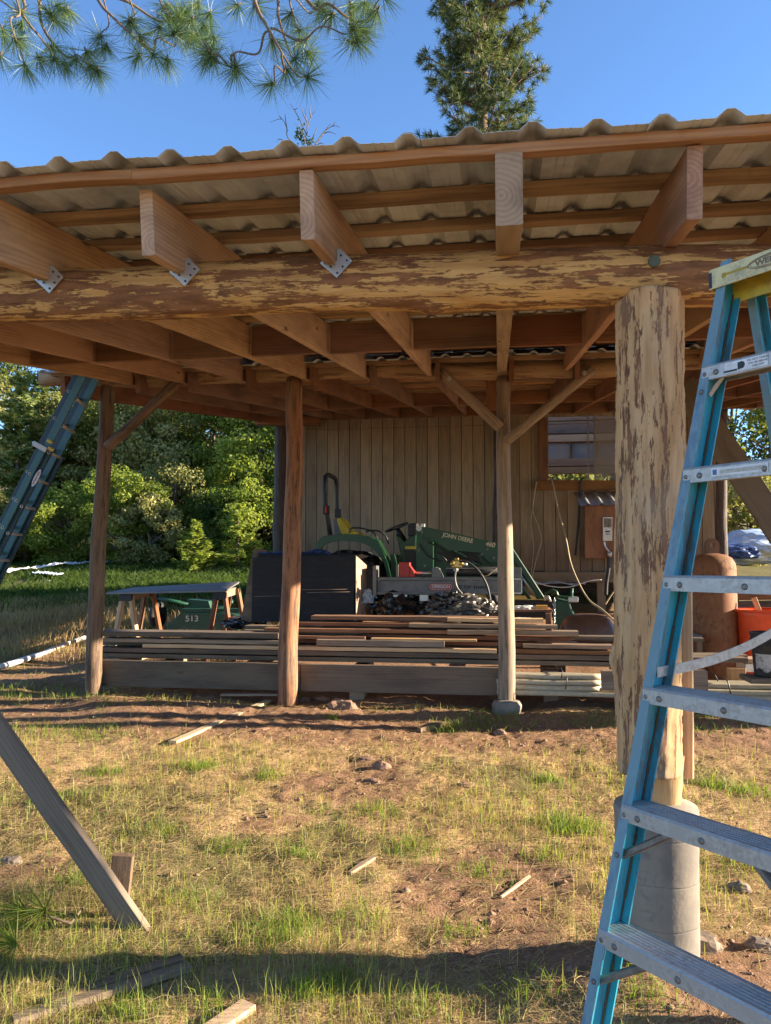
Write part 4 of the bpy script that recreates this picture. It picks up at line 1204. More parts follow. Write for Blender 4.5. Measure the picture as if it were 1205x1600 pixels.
pxbox(MB(), 614, 929.5, 636, 933, YS + .0, .14).build('bracket', M_['galv'], ls)
pxbox(MB(), 656, 929.5, 669, 939, YS + .0, .14).build('bracket', M_['galv'], ls)
pxbox(MB(), 659, 939.5, 665, 962, YS + .05, .06).build('leg', M_['black'], ls)
pxbox(MB(), 760, 929.5, 768, 944, YS + .05, .06).build('leg', M_['black'], ls)
# logo: pill with lettering
Mp = facing(at(689, 917, YS + .046))
def pill(name, L_, h_, th, mat, parent, M):
    m = MB(); pts = []
    for k in range(24):
        q = 2 * PI * k / 24
        sx = (L_ / 2 - h_ / 2) * (1 if math.cos(q) > 0 else -1)
        pts.append(Vector((sx + math.cos(q) * h_ / 2, math.sin(q) * h_ / 2, 0)))
    return m.prism(pts, (0, 0, th)).build(name, mat, parent, M)
pl_ = pill('logo_panel', .285, .083, .002, M_['red'], ls, Mp)
pill('logo_border', .262, .066, .001, M_['white'], pl_, Mp @ Matrix.Translation((0, 0, .0022)))
pill('logo_field', .252, .057, .001, M_['red'], pl_, Mp @ Matrix.Translation((0, 0, .0034)))
text('logo_lettering', 'OREGON', .050, Mp @ Matrix.Translation((0, 0, .005)), M_['white'], pl_, ext=.0005, width=.215, bold=.0015)
text('lettering', '22 TON', .052, facing(at(726, 917.5, YS + .046)), M_['ink'], ls, ext=.0005, width=.155, bold=.0015, shear=.2)
for k in range(6):
    MB().box((0, 0, 0), (.018, .034, .001)).build('lettering_block', M_['ink'], ls, facing(at(741 + 3.6 * k, 917.5, YS + .046)))

# ================================================================== TRACTOR
tr = thing('tractor', 'green compact tractor with a front loader parked under the barn', 'tractor', (at(600, 960, 12).x, 12.1, h0(-1.6, 12)))
YN, YF = 11.55, 12.75            # near and far wheel planes
TC = at(539, 918, YN + .15); TR = .565
def tyre(name, c, r_, wdt, lugs, parent):
    m = MB().lathe([(r_ * .50, 0), (r_ * .60, -.0), (r_ * .80, -.012), (r_ * .93, .015), (r_ * .955, .05), (r_ * .955, wdt - .05), (r_ * .93, wdt - .015), (r_ * .8, wdt + .012), (r_ * .5, wdt)], c, (0, 1, 0), 48)
    for k in range(lugs):
        for s_ in (0, 1):
            q = 2 * PI * (k + .5 * s_) / lugs
            pts = []
            y0_, y1_ = (0.0, wdt * .55) if s_ == 0 else (wdt * .45, wdt)
            q2 = q + .18 * (1 if s_ == 0 else -1)
            pa = c + Vector((math.cos(q) * r_ * .97, y0_, math.sin(q) * r_ * .97)); pb2 = c + Vector((math.cos(q2) * r_ * .97, y1_, math.sin(q2) * r_ * .97))
            if s_: pa, pb2 = c + Vector((math.cos(q) * r_ * .97, y1_, math.sin(q) * r_ * .97)), c + Vector((math.cos(q + .18) * r_ * .97, y0_, math.sin(q + .18) * r_ * .97))
            m.tube([pa, pb2], .034, 4, smooth=False)
    return m.build(name, M_['blackrub'], parent)
t1 = tyre('rear_wheel', TC, TR, .34, 18, tr)
MB().lathe([(0, .02), (.12, .02), (.16, .06), (.22, .05), (.23, .015)], TC, (0, 1, 0), 32).build('rim', M_['tyellow'], t1)
t2 = tyre('rear_wheel', TC + Vector((0, .95, 0)), TR, .34, 18, tr)
FC = at(745, 943, YN + .25); FR = .36
t3 = tyre('front_wheel', FC, FR, .24, 14, tr)
MB().lathe([(0, .02), (.1, .02), (.15, .05), (.22, .04), (.23, .0)], FC, (0, 1, 0), 32).build('rim', M_['tyellow'], t3)
t4 = tyre('front_wheel', FC + Vector((0, .9, 0)), FR, .24, 14, tr)
fend_out = [(493, 868), (493, 856), (496, 846), (505, 838), (518, 835.5), (540, 834.3), (558, 834.8), (575, 838), (588, 843.5), (597, 859), (606, 879), (611, 902)]
fend_in = [(606.5, 902), (600, 880), (589, 864), (580, 855), (569, 849.5), (555, 846), (535, 845), (518, 847), (507, 851), (502, 857), (499, 868)]
MB().prism(pp(fend_out + fend_in, YN), (0, .03, 0)).build('fender_rim', M_['green'], tr, bevel=.004)
def band(pts, Y0, Y1, th, name, mat, rise=0):
    P = pp(pts, Y0); m = MB(); vs, fs = [], []
    n_ = len(P)
    for i, p in enumerate(P):
        t_ = (P[min(i + 1, n_ - 1)] - P[max(i - 1, 0)]).normalized(); nn = Vector((t_.z, 0, -t_.x))
        for y_, k_ in ((0, 0), (Y1 - Y0, 0), (Y1 - Y0, th), (0, th)):
            vs.append(p + Vector((0, y_, rise * (1 if y_ else 0))) + nn * k_)
    for i in range(n_ - 1):
        for j in range(4):
            jj = (j + 1) % 4
            fs.append((i * 4 + j, i * 4 + jj, i * 4 + 4 + jj, i * 4 + 4 + j))
    return m.add(vs, fs, True).build(name, mat, tr)
band(fend_out, YN + .03, YN + .42, .02, 'fender', M_['green'])
band([(x + 0, y) for x, y in fend_out], YF - .16, YF + .2, .02, 'fender', M_['green']).matrix_basis = Matrix.Translation((( .02, 0, 0)))
MB().prism(pp([(610, 866), (616, 866), (624, 899), (628, 931), (611, 931)], YN + .2), (0, .9, 0)).build('step_panel', M_['green'], tr, bevel=.01)
# roll bar
rb = .036
MB().tube([at(517, 838, YN + .25), at(511, 803, YN + .25), at(508, 790, YN + .25), at(507, 762, YN + .25), at(508, 745, YN + .27), at(511, 742, YN + .34), at(514, 742, YN + .42)] +
          [at(514, 742, YN + .42) + Vector((0, .45, 0)), at(514, 742, YN + .42) + Vector((.0, .53, -.02)), at(508, 750, YN + .25) + Vector((.02, .78, -.01)), at(507, 762, YN + .25) + Vector((.03, .78, 0)), at(511, 803, YN + .25) + Vector((.0, .78, 0)), at(517, 838, YN + .25) + Vector((0, .78, 0))], rb, 6, roll=.5).build('roll_bar', M_['black'], tr)
p_ = at(510, 797, YN + .22)
MB().box(p_, (.09, .10, .14)).build('roll_bar_joint', M_['black'], tr, bevel=.01)
MB().tube([p_ + Vector((.01, -.06, -.05)), p_ + Vector((.01, -.06, .06))], .016, 8).build('reflector', M_['red'], tr)
MB().box(p_ + Vector((0.02, .78, 0)), (.09, .10, .14)).build('roll_bar_joint', M_['black'], tr, bevel=.01)
MB().prism(pp([(526, 811), (529, 808.5), (534, 810), (546, 829), (543, 834), (533, 834)], YN + .42), (0, .48, 0)).build('seat_back', M_['tyellow'], tr, bevel=.02)
MB().prism(pp([(520, 812), (528, 808), (536, 834), (523, 836)], YN + .45), (0, .42, 0)).build('seat_shell', M_['grey'], tr, bevel=.01)
MB().prism(pp([(534, 829), (560, 831), (562, 838), (534, 838)], YN + .42), (0, .48, 0)).build('seat_cushion', M_['tyellow'], tr, bevel=.02)
MB().tube(curve_px([(546, 833), (549, 825.5), (562, 825), (576, 828), (584, 832), (590, 842)], YN + .12), .012, 8).build('grab_rail', M_['black'], tr)
MB().tube(curve_px([(572, 831), (578, 829), (592, 830), (601, 836), (605, 842), (607, 850)], YN + .95), .014, 8).build('grab_rail', M_['black'], tr)
sc_ = at(620, 824, YN + .62); sax = Vector((-.36, 0, .93)).normalized()
m = MB(); su = Vector((.93, 0, .36)); 
m.tube([sc_ + su * .185 * math.cos(q) + Vector((0, .185 * math.sin(q), 0)) for q in np.linspace(0, 2 * PI, 33)], .014, 8, cap=False)
for q in (0, 2.1, 4.2): m.tube([sc_ - sax * .03, sc_ + su * .18 * math.cos(q) + Vector((0, .18 * math.sin(q), 0))], .012, 6)
m.build('steering_wheel', M_['black'], tr)
MB().tube([sc_ - sax * .02, at(632, 848, YN + .62)], [.035, .06], 10).build('steering_column', M_['black'], tr)
MB().prism(pp([(618, 834), (632, 846), (640, 838), (650, 836), (650, 871), (641, 880), (633, 891), (626, 866)], YN + .38), (0, .5, 0)).build('dash', M_['green'], tr, bevel=.015)
MB().prism(pp([(637, 820), (640, 817.5), (651, 817), (651, 836), (637, 838)], YN + .42), (0, .42, 0)).build('dash_cowl', M_['black'], tr, bevel=.012)
MB().prism(pp([(633, 853.5), (650, 853.5), (650, 858), (633, 858)], YN + .372), (0, .006, 0)).build('badge_strip', M_['tyellow'], tr)
MB().prism(pp([(630, 859), (650, 859), (650, 900), (636, 900)], YN + .36), (0, .5, 0)).build('side_cover', M_['black'], tr, bevel=.01)
MB().prism(pp([(656, 842), (780, 856), (800, 866), (804, 905), (656, 910)], YN + .42), (0, .42, 0)).build('hood', M_['green'], tr, bevel=.03)
MB().prism(pp([(682, 862), (745, 864), (752, 880), (700, 880)], YN + .412), (0, .006, 0)).build('side_grille', M_['black'], tr)
MB().prism(pp([(600, 900), (800, 905), (800, 925), (600, 925)], YN + .5), (0, .3, 0)).build('frame', M_['black'], tr, bevel=.01)
for k, Y in enumerate((YN + .12, YN + .98)):
    MB().prism(pp([(650.5, 823), (666, 823), (672, 826), (677, 850), (677, 893), (650.5, 893)], Y) if k == 0 else [p + Vector((0, .86, 0)) for p in pp([(650.5, 823), (666, 823), (672, 826), (677, 850), (677, 893), (650.5, 893)], YN + .12)], (0, .14, 0)).build('loader_tower', M_['green'], tr, bevel=.006)
    arm = [(659, 823), (671, 824.5), (706, 832), (779, 849), (800, 862), (812, 885), (803, 880), (790, 879.5), (762, 878.5), (752, 864), (700, 860), (674, 842), (660, 840)]
    am = MB().prism([p + Vector((0, .98 * k, 0)) for p in pp(arm, YN)], (0, .09, 0)).build('loader_arm', M_['green'], tr, bevel=.006)
    if k == 0:
        ang = -math.atan2(846 - 835.5, 739 - 693)
        text('lettering', 'JOHN DEERE', .085, facing(at(715.5, 840.5, YN - .004), ang), M_['tyellow'] if 0 else plain('decal_cream', (.62, .55, .35), .5), am, ext=.001, width=.46, bold=.0022)
        text('lettering', '460', .095, facing(at(766, 851, YN - .004), ang), plain('decal_cream_b', (.62, .55, .35), .5), am, ext=.001, width=.14, bold=.003, shear=.2)
    for (q0, q1, wq) in (((673, 841), (729, 871), .035), ((739, 877), (762, 889), .035)):
        a, b = at(*q0, YN + .03), at(*q1, YN + .03); a.y += .95 * k; b.y += .95 * k
        MB().tube([a, b], wq * .8, 6).build('hydraulic_cylinder', M_['green'], tr)
    a, b = at(797, 858, YN + .02), at(848, 937, YN + .02); a.y += .95 * k; b.y += .95 * k
    board('down_arm', a, b, .085, .07, M_['green'], tr, up=(1, 0, .6), cham=.01, rough=.0002)
    a, b = at(786, 870, YN + .03), at(829, 938, YN + .03); a.y += .95 * k; b.y += .95 * k
    MB().tube([a, b], .024, 8).build('tilt_rod', M_['greendull'], tr)
    a, b = at(816, 900, YN + .03), at(841, 936, YN + .03); a.y += .95 * k; b.y += .95 * k
    MB().tube([a, b], .018, 8).build('tilt_cylinder', M_['galv'], tr)
p_ = at(655, 826, YN + .1)
MB().tube([p_, p_ + Vector((0, -.06, 0))], .04, 12).build('pivot_pin', M_['galv'], tr)
MB().box(at(661, 821, YN + .1), (.06, .04, .05)).build('work_lamp', M_['white'], tr, bevel=.008)
MB().prism(pp([(798, 938), (862, 938), (866, 950), (860, 966), (798, 966)], YN - .1), (0, 1.35, 0)).build('bucket', M_['black'], tr, bevel=.01)
pxbox(MB(), 798, 936.4, 862, 937.5, YN - .1, 1.35).build('bucket_lit_edge', M_['brass'], tr)  # brass-coloured strip paints light along the black bucket's top edge
for pts in ([(668, 846), (690, 858), (715, 872), (742, 876)], [(655, 850), (668, 868), (690, 878)], [(752, 870), (772, 886), (790, 898), (810, 915)], [(640, 880), (652, 896), (668, 902)]):
    MB().tube(curve_px(pts, YN - .03), .012, 6).build('hydraulic_hose', M_['black'], tr)
for q in ((660, 832), (664, 884), (772, 872), (762, 858), (800, 868), (753, 866), (655, 860)):
    p_ = at(*q, YN - .002); MB().tube([p_ + Vector((0, .01, 0)), p_ - Vector((0, .02, 0))], .018, 8).build('pin', M_['aludark'], tr)
MB().tube([at(851, 938, YN - .15), at(852, 933, YN - .15), at(857, 932, YN - .15), at(860, 940, YN - .15)], .02, 8).build('bucket_hook', M_['galv'], tr)

# implement with chain, right of the loader bucket
im = thing('green_implement', 'dark green implement with a hanging chain right of the tractor loader', 'implement', at(882, 978, 10.6))
MB().prism(pp([(868, 940), (874, 936), (890, 940), (894, 953), (902, 966), (902, 990), (868, 990)], 10.6), (0, .5, 0)).build('body', M_['greendull'], im, bevel=.02)
MB().tube(curve_px([(851, 928), (858, 924), (868, 924), (873, 932), (889, 934), (902, 938)], 10.55), .022, 8).build('hook_frame', M_['green'], im)
MB().tube([at(862, 921, 10.6), at(866, 930, 10.6)], .03, 8).build('pin', M_['green'], im)
pxbox(MB(), 888, 933, 904, 941, 10.5, .2).build('coupler', M_['galv'], im, bevel=.01)
MB().tube([at(894, 919, 10.6), at(893, 935, 10.6)], .02, 8).build('stand_pipe', M_['greendull'], im)
for k in range(13):
    p_ = at(866.5 + .2 * math.sin(k), 936 + 3.1 * k, 10.5); m = MB()
    ax_ = Vector((1, 0, 0)) if k % 2 else Vector((0, 1, 0))
    m.tube([p_ + ax_ * .012 * math.cos(q) + Vector((0, 0, .021 * math.sin(q))) for q in np.linspace(0, 2 * PI, 13)], .005, 5, cap=False)
    m.build('chain_link', M_['galv'], im)

# small table with clutter
tb = thing('side_table', 'low red brown wooden table behind the right end of the lumber', 'table', at(830, 985, 9.2))
MB().prism(pp([(780, 957), (864, 955.5), (863, 952.5), (785, 952.5)], 9.0), (0, .5, 0)).build('top', M_['ply'], tb, bevel=.003)
for q, Y in ((857, 9.02), (857, 9.45), (785, 9.02), (785, 9.45)):
    p_ = at(q, 957, Y); board('leg', (p_.x, Y, h0(p_.x, Y) - .02), (p_.x, Y, at(q, 957, 9.05).z - .01), .06, .06, M_['ply'], tb, up=(0, 1, 0))
pxbox(MB(), 838, 946, 856, 953, 9.1, .09).build('yellow_box', M_['orange'])
yb = bpy.data.objects['yellow_box']; yb.data.materials[0] = plain('amber_plastic', (.70, .36, .06), .45); tag(yb, 'small amber plastic box on the low red brown table', 'box')
tag(crumple('paper_pile', at(821, 951.5, 9.2), (.14, .1, .03), M_['white'], .35, 33, 4, 2.5), 'crumpled white paper on the low red brown table', 'paper')
tag(crumple('paper_pile', at(815, 967.5, 8.35), (.10, .06, .012), M_['white'], .5, 34, 3, 3), 'white paper scraps on the topmost light board end', 'paper')
# upturned brown basin
m = MB(); c_ = at(918, 992, 9.0); 
prof = [(.335, -.05), (.335, 0), (.325, .05), (.30, .12), (.26, .18), (.20, .215), (.12, .232), (0, .238)]
vs, fs = [], []
n_ = 40
for r_, h_ in prof:
    for k in range(n_):
        q = 2 * PI * k / n_; cq, sq = math.cos(q), math.sin(q)
        e_ = (abs(cq) ** 3 + abs(sq) ** 3) ** (-1 / 3)
        vs.append(c_ + Vector((cq * r_ * e_ * .93, sq * r_ * e_ * .8, h_)))
for i in range(len(prof) - 1):
    for k in range(n_):
        l = (k + 1) % n_; fs.append((i * n_ + k, i * n_ + l, (i + 1) * n_ + l, (i + 1) * n_ + k))
o = m.add(vs, fs, True).build('steel_basin', M_['brownsteel']); tag(o, 'upturned rounded brown steel basin behind the lumber left of the big post', 'basin')
o = thing('support_crate', 'low timber crate under the upturned basin', 'crate', (c_.x, 9, h0(c_.x, 9)))
for dy in (-.2, .2):
    board('slat', (c_.x - .35, 9 + dy, c_.z - .10), (c_.x + .35, 9 + dy, c_.z - .10), .09, .1, M_['weathered'], o)
    for dx in (-.3, .3): board('leg', (c_.x + dx, 9 + dy, h0(c_.x, 9) - .02), (c_.x + dx, 9 + dy, c_.z - .147), .08, .08, M_['weathered'], o, up=(0, 1, 0))

# utility box on the wall
ub = thing('utility_box', 'red plywood utility box with a small ribbed metal roof on the board wall', 'utility box', at(950, 873, 14.0))
MB().prism(pp([(914.5, 790), (1003, 790), (1003, 873), (914.5, 872)], 13.85), (0, .30, 0)).build('box_body', M_['ply'], ub, bevel=.003)
m = MB(); pr_ = []
p0 = at(905, 783, 13.9); xA, xB = at(905, 783, 13.8).x, at(1010, 783, 13.8).x
zf, zbk = at(940, 790, 13.7).z, at(940, 768, 14.15).z
x = xA
while x < xB: 
    pr_ += [(x, 0), (x + .10, 0), (x + .125, .035), (x + .145, .035), (x + .17, 0)]; x += .225
vs = [(a, 13.66, zf + b) for a, b in pr_] + [(a - .06, 14.17, zbk + b) for a, b in pr_]
n_ = len(pr_); fs = [(i, i + 1, n_ + i + 1, n_ + i) for i in range(n_ - 1)]
vs += [(a, b, c + .002) for a, b, c in vs]; fs += [tuple(2 * n_ + k for k in reversed(f)) for f in fs]
m.add(vs, fs).build('box_roof', M_['galv'], ub)
mt = pxbox(MB(), 942.5, 808, 957, 845, 13.78, .06).build('meter', M_['white'], ub, bevel=.006)
for k in range(6): pxbox(MB(), 944.2 + 2.1 * k, 810, 945.2 + 2.1 * k, 824, 13.772, .006).build('vent_slot', M_['ink'], mt)
pxbox(MB(), 946, 829.5, 953, 831.5, 13.772, .006).build('display', M_['ink'], mt); pxbox(MB(), 946, 834, 953.5, 835, 13.772, .006).build('display', M_['ink'], mt)
MB().tube(curve_px([(944, 846), (946, 854), (951, 861), (953, 864)], 13.8), .018, 8).build('conduit', M_['galv'], ub)
MB().tube([at(953, 862, 13.8), at(953, 870, 13.8)], .04, 10).build('conduit_joint', M_['galv'], ub)
MB().tube(curve_px([(952, 868), (951, 890), (948, 910), (947, 930)], 13.82), .03, 8).build('conduit', M_['black'], ub)
# cords
def cord(label, pts, Y, r_, mt, cat='cord'):
    o = MB().tube(curve_px(pts, Y, 40), r_, 6).build('hanging_cord', M_[mt]); tag(o, label, cat)
cord('pale cord hanging from the left corner of the window sill', [(838, 752), (834, 785), (830, 815), (833, 850), (832, 880), (826, 925)], 14.08, .011, 'cord')
cord('second pale cord swinging wide below the left corner of the sill', [(839, 753), (835, 775), (833, 798), (842, 824), (846, 845), (839, 870), (831, 905), (828, 925)], 14.05, .010, 'cord')
cord('long tan hose hanging from the window down to the lumber', [(855, 750), (861, 747), (866, 765), (872, 795), (884, 840), (892, 880), (906, 914), (921, 938), (940, 952), (962, 972)], [14.05, 14.0, 13.9, 13.8, 13.5, 13, 12, 11, 10, 9.4], .013, 'cord')
cord('black cable hanging from the window sill left of the utility box', [(913, 746), (908, 752), (906, 775), (904, 815), (899, 868)], 14.06, .018, 'black')
cord('pale cord looping out from behind the big log post', [(966, 915), (955, 930), (946, 944)], 12, .012, 'cord')
cord('white wire strung under the floor of the board room', [(832, 908), (860, 916), (890, 917), (920, 908), (940, 906)], 13.9, .009, 'white')
for k in range(4):
    o = MB().tube(curve_px([(828 + k * 8, 909 + k), (845 + k * 9, 913 - k), (868 + k * 7, 908 + k * 1.5), (895 + k * 3, 914 - k), (915, 910 + k)], 14.0 + .03 * k, 40), .008, 5).build('loose_wire', M_['tarp'])
    tag(o, 'pale wire tangled below the rim joist of the board room', 'wire', 'wires tangled below the rim joist')

# ================================================================== RUSTY TANK and right side
tkc = at(1126, 1010, 8.62); 
tz0 = h0(tkc.x, 8.7)
zt0, zsh = at(1126, 862, 8.62).z, at(1126, 880, 8.62).z
tk = thing('gas_tank', 'tall rusty steel tank with a lifting eye on top right of the ladder rail', 'tank', (tkc.x, 8.8, tz0))
MB().lathe([(0, tz0 - .02), (.20, tz0 - .02), (.238, tz0 + .03), (.24, tz0 + .1), (.24, zsh - .06), (.232, zsh), (.20, zsh + .055), (.14, zsh + .09), (.06, zsh + .105), (0, zsh + .108)], (tkc.x, 8.86, 0), n=48).build('shell', M_['rust'], tk)
m = MB(); R0 = .072; zc_ = zt0 + .075; zb_ = zsh + .085
out = [Vector((tkc.x + R0 * math.cos(q), 0, zc_ + R0 * math.sin(q))) for q in np.linspace(0, PI, 13)]
outer = [Vector((tkc.x + R0, 0, zb_))] + out + [Vector((tkc.x - R0, 0, zb_))]
inn = [Vector((tkc.x - .024, 0, zb_))] + [Vector((tkc.x + .024 * math.cos(q), 0, zc_ + .03 * math.sin(q))) for q in np.linspace(PI, 0, 13)] + [Vector((tkc.x + .024, 0, zb_))]
# eye built as two cheeks and an arch so that the hole stays open
arc_o = [Vector((tkc.x + R0 * math.cos(q), 8.83, zc_ + R0 * math.sin(q))) for q in np.linspace(0, PI, 17)]
arc_i = [Vector((tkc.x + .022 * math.cos(q), 8.83, zc_ + .032 * math.sin(q))) for q in np.linspace(0, PI, 17)]
for i in range(16): m.prism([arc_o[i], arc_o[i + 1], arc_i[i + 1], arc_i[i]], (0, .05, 0))
lo_o = [Vector((tkc.x + R0 * math.cos(q), 8.83, zc_)) for q in (0, PI)]
zlw = zc_ - .03
m.prism([Vector((tkc.x + R0, 8.83, zc_)), Vector((tkc.x + .022, 8.83, zc_)), Vector((tkc.x + .022, 8.83, zlw)), Vector((tkc.x + R0, 8.83, zlw))], (0, .05, 0))
m.prism([Vector((tkc.x - R0, 8.83, zc_)), Vector((tkc.x - .022, 8.83, zc_)), Vector((tkc.x - .022, 8.83, zlw)), Vector((tkc.x - R0, 8.83, zlw))], (0, .05, 0))
m.prism([Vector((tkc.x - R0, 8.83, zlw - .0005)), Vector((tkc.x + R0, 8.83, zlw - .0005)), Vector((tkc.x + R0, 8.83, zb_)), Vector((tkc.x - R0, 8.83, zb_))], (0, .05, 0))
m.build('lifting_eye', M_['brownsteel'], tk)
# orange tub
c_ = at(1196, 1020, 8.55)
m = MB(); zt_o = at(1196, 955, 8.5).z; zb_o = h0(c_.x, 8.6)
ob = thing('orange_tub', 'orange plastic tub beside the rusty tank', 'tub', (c_.x, 8.75, zb_o))
m.lathe([(0, zb_o + .005), (.20, zb_o + .005), (.235, zb_o + .06), (.275, zt_o - .05), (.29, zt_o), (.278, zt_o), (.262, zt_o - .05), (.222, zb_o + .07), (0, zb_o + .03)], (c_.x + .06, 8.72, 0), n=36).build('shell', M_['orange'], ob)
MB().lathe([(.285, zt_o - .015), (.31, zt_o - .01), (.31, zt_o + .01), (.285, zt_o + .01)], (c_.x + .06, 8.72, 0), n=36).build('rim', M_['orange'], ob)
o = thing('wood_stake', 'pointed wooden stake standing in the orange tub', 'stake', at(1190, 960, 8.7))
board('timber', at(1192, 968, 8.7), at(1178, 934, 8.75), .05, .02, M_['newboard'], o, up=(1, 0, 0))
# black bucket
cb = at(1204, 1060, 7.35); zr, zbb = at(1204, 990, 7.2).z, at(1204, 1060, 7.2).z
bk = thing('black_bucket', 'black plastic bucket with a torn white label on a board', 'bucket', (cb.x, 7.35, zbb))
MB().lathe([(0, zbb), (.125, zbb), (.13, zbb + .02), (.148, zr - .10), (.15, zr - .09), (.158, zr - .085), (.158, zr - .06), (.152, zr - .055), (.154, zr - .02), (.163, zr - .015), (.163, zr), (.150, zr), (.138, zr - .1), (.12, zbb + .02), (0, zbb + .015)], (cb.x, 7.35, 0), n=40).build('shell', M_['blackrub'], bk)
m = MB(); vs, fs = [], []
for i in range(13):
    q = PI * 1.12 + (PI * .55) * i / 12
    for (zz, rr_) in ((zbb + .06 + .02 * math.sin(i), .1385), (zbb + .20, .1465)):
        vs.append((cb.x + rr_ * math.cos(q), 7.35 + rr_ * math.sin(q), zz))
        vs.append((cb.x + (rr_ + .001) * math.cos(q), 7.35 + (rr_ + .001) * math.sin(q), zz))
for i in range(12):
    b_ = i * 4
    fs += [(b_ + 1, b_ + 3, b_ + 7, b_ + 5), (b_, b_ + 4, b_ + 6, b_ + 2)]
m.add(vs, fs, True).build('label', plain('torn_label', (.45, .44, .41), .6, 0, (.05, .05, .05), 1.0, 7), bk)
o = thing('base_board', 'short grey board lying on the pipes under the black bucket', 'board', (cb.x, 7.3, zbb - .03))
board('timber', (at(1166, 1064, 7.3).x, 7.33, zbb - .022), (cb.x + .4, 7.33, zbb - .022), .040, .34, M_['greyboard'], o)
o = thing('book_box', 'white box lying behind the black bucket', 'box', at(1180, 1045, 8.0))
pxbox(MB(), 1165, 1038, 1185, 1050, 7.95, .3).build('box_body', M_['white'], o, bevel=.003)
MB().prism(pp([(1166, 1030), (1190, 1030), (1190, 1037), (1166, 1037)], 7.97), (0, .25, 0)).build('box_lid', M_['panel'], o)
o = thing('low_bench', 'low grey board bench behind the big post beside the tank', 'bench', at(1090, 1000, 8.4))
pxbox(MB(), 1060, 993, 1097, 998, 8.35, .5).build('board_top', M_['plytop'], o)
for q in (1066, 1092):
    p_ = at(q, 998, 8.5); board('leg', (p_.x, 8.5, h0(p_.x, 8.5) - .02), (p_.x, 8.5, at(q, 998.5, 8.4).z - .004), .05, .05, M_['weathered'], o, up=(0, 1, 0))
# boards leaning / fence behind tank
o = thing('crate_wall', 'dark board crate standing behind the rusty tank', 'crate', at(1140, 975, 10.5))
for k in range(4): board('slat', at(1078, 932 + k * 15, 10.5), at(1225, 930 + k * 15, 10.5), .11, .03, M_['dark_log'] if k % 2 else M_['fir_red'], o)
for q in (1082, 1150, 1220): 
    p_ = at(q, 950, 10.56); board('upright', (p_.x, 10.56, h0(p_.x, 10.5) - .02), (p_.x, 10.56, at(q, 928, 10.5).z), .08, .05, M_['fir_red'], o, up=(1, 0, 0))
tag(crumple('tarp_pile', at(1185, 858, 19.5) + Vector((.1, 0, -.1)), (1.3, .9, .42), M_['tarp'], .28, 44, 5, 1.4), 'pile under blue and white tarps beyond the barn on the right', 'tarp pile')
tag(crumple('tarp_pile', at(1150, 866, 18.0), (.4, .3, .16), M_['bluetarp'], .3, 45, 4, 1.6), 'smaller dark blue tarp heap in front of the tarp pile', 'tarp pile')

# ================================================================== FOREGROUND WOOD
GZ0 = lambda p: h0(p.x, p.y)
a = at(222, 1462, 3.12); b = at(-60, 1060, 3.02); dd = (b - a).normalized()
top = a + dd * ((2.42 - a.z) / dd.z)
o = thing('brace_plank', 'weathered grey plank slanting down from the left to the wooden stake', 'plank', (a.x, a.y, GZ0(a)))
board('timber', a - dd * .05, top, .092, .038, M_['weathered'], o, up=(-dd.z, 0, dd.x), rough=.0015)
o = thing('ground_stake', 'short weathered stake driven in behind the slanting plank', 'stake', at(185, 1472, 3.22))
p0, p1 = at(176, 1500, 3.20), at(194, 1335, 3.20)
board('timber', p0, p1, .085, .04, M_['post_brown'], o, up=(1, .25, 0), rough=.002)
def on_ground(px, py, lift=0.0):
    d = ray(px, py); Y = 1.2
    while Y < 60:
        p = EYE + d * (Y / d.y)
        if p.z <= h0(p.x, p.y): break
        Y += .02 if Y < 9 else .08
    p = EYE + d * (Y / d.y); p.z = h0(p.x, p.y) + lift
    return p
o = thing('thin_board', 'thin pale board lying on bare soil near the second post', 'board', on_ground(345, 1135))
board('timber', on_ground(270, 1166, .03), on_ground(420, 1102, .04), .022, .07, M_['newboard'], o, up=(0, 0, 1))
o = thing('ground_plank', 'split weathered plank lying in shade at the bottom left', 'plank', on_ground(160, 1560))
board('timber', on_ground(20, 1606, .016), on_ground(296, 1520, .018), .025, .045, M_['weathered'], o, up=(0, 0, 1))
o = thing('ground_plank', 'darker narrow plank lying just behind the split one at the bottom left', 'plank', on_ground(190, 1540))
board('timber', on_ground(75, 1574, .012), on_ground(285, 1506, .014), .022, .05, M_['post_brown'], o, up=(0, 0, 1))
o = thing('ground_plank', 'sunlit pale plank end at the bottom edge', 'plank', on_ground(370, 1590))
board('timber', on_ground(388, 1580, .012), on_ground(290, 1650, .012), .025, .07, M_['newboard'], o, up=(0, 0, 1))
for i, (a_, b_, hh, ww, lb, mt) in enumerate((((545, 1367), (583, 1347), .02, .035, 'bleached bark chip lying on the grass in the middle', 'weathered'), ((783, 1408), (828, 1376), .012, .018, 'thin dry stick on the grass left of the concrete pier', 'newboard'), ((400, 1143), (421, 1141), .018, .05, 'small wood chip beside the thin pale board', 'fir'), ((655, 1145), (690, 1135), .07, .06, 'dark wood chunk on the bare soil in front of the pipes', 'post_brown'))):
    o = thing('wood_scrap', lb, 'wood scrap', on_ground(*a_)); board('timber', on_ground(*a_, .012), on_ground(*b_, .015), hh, ww, M_[mt], o, rough=.004, end_taper=.3)
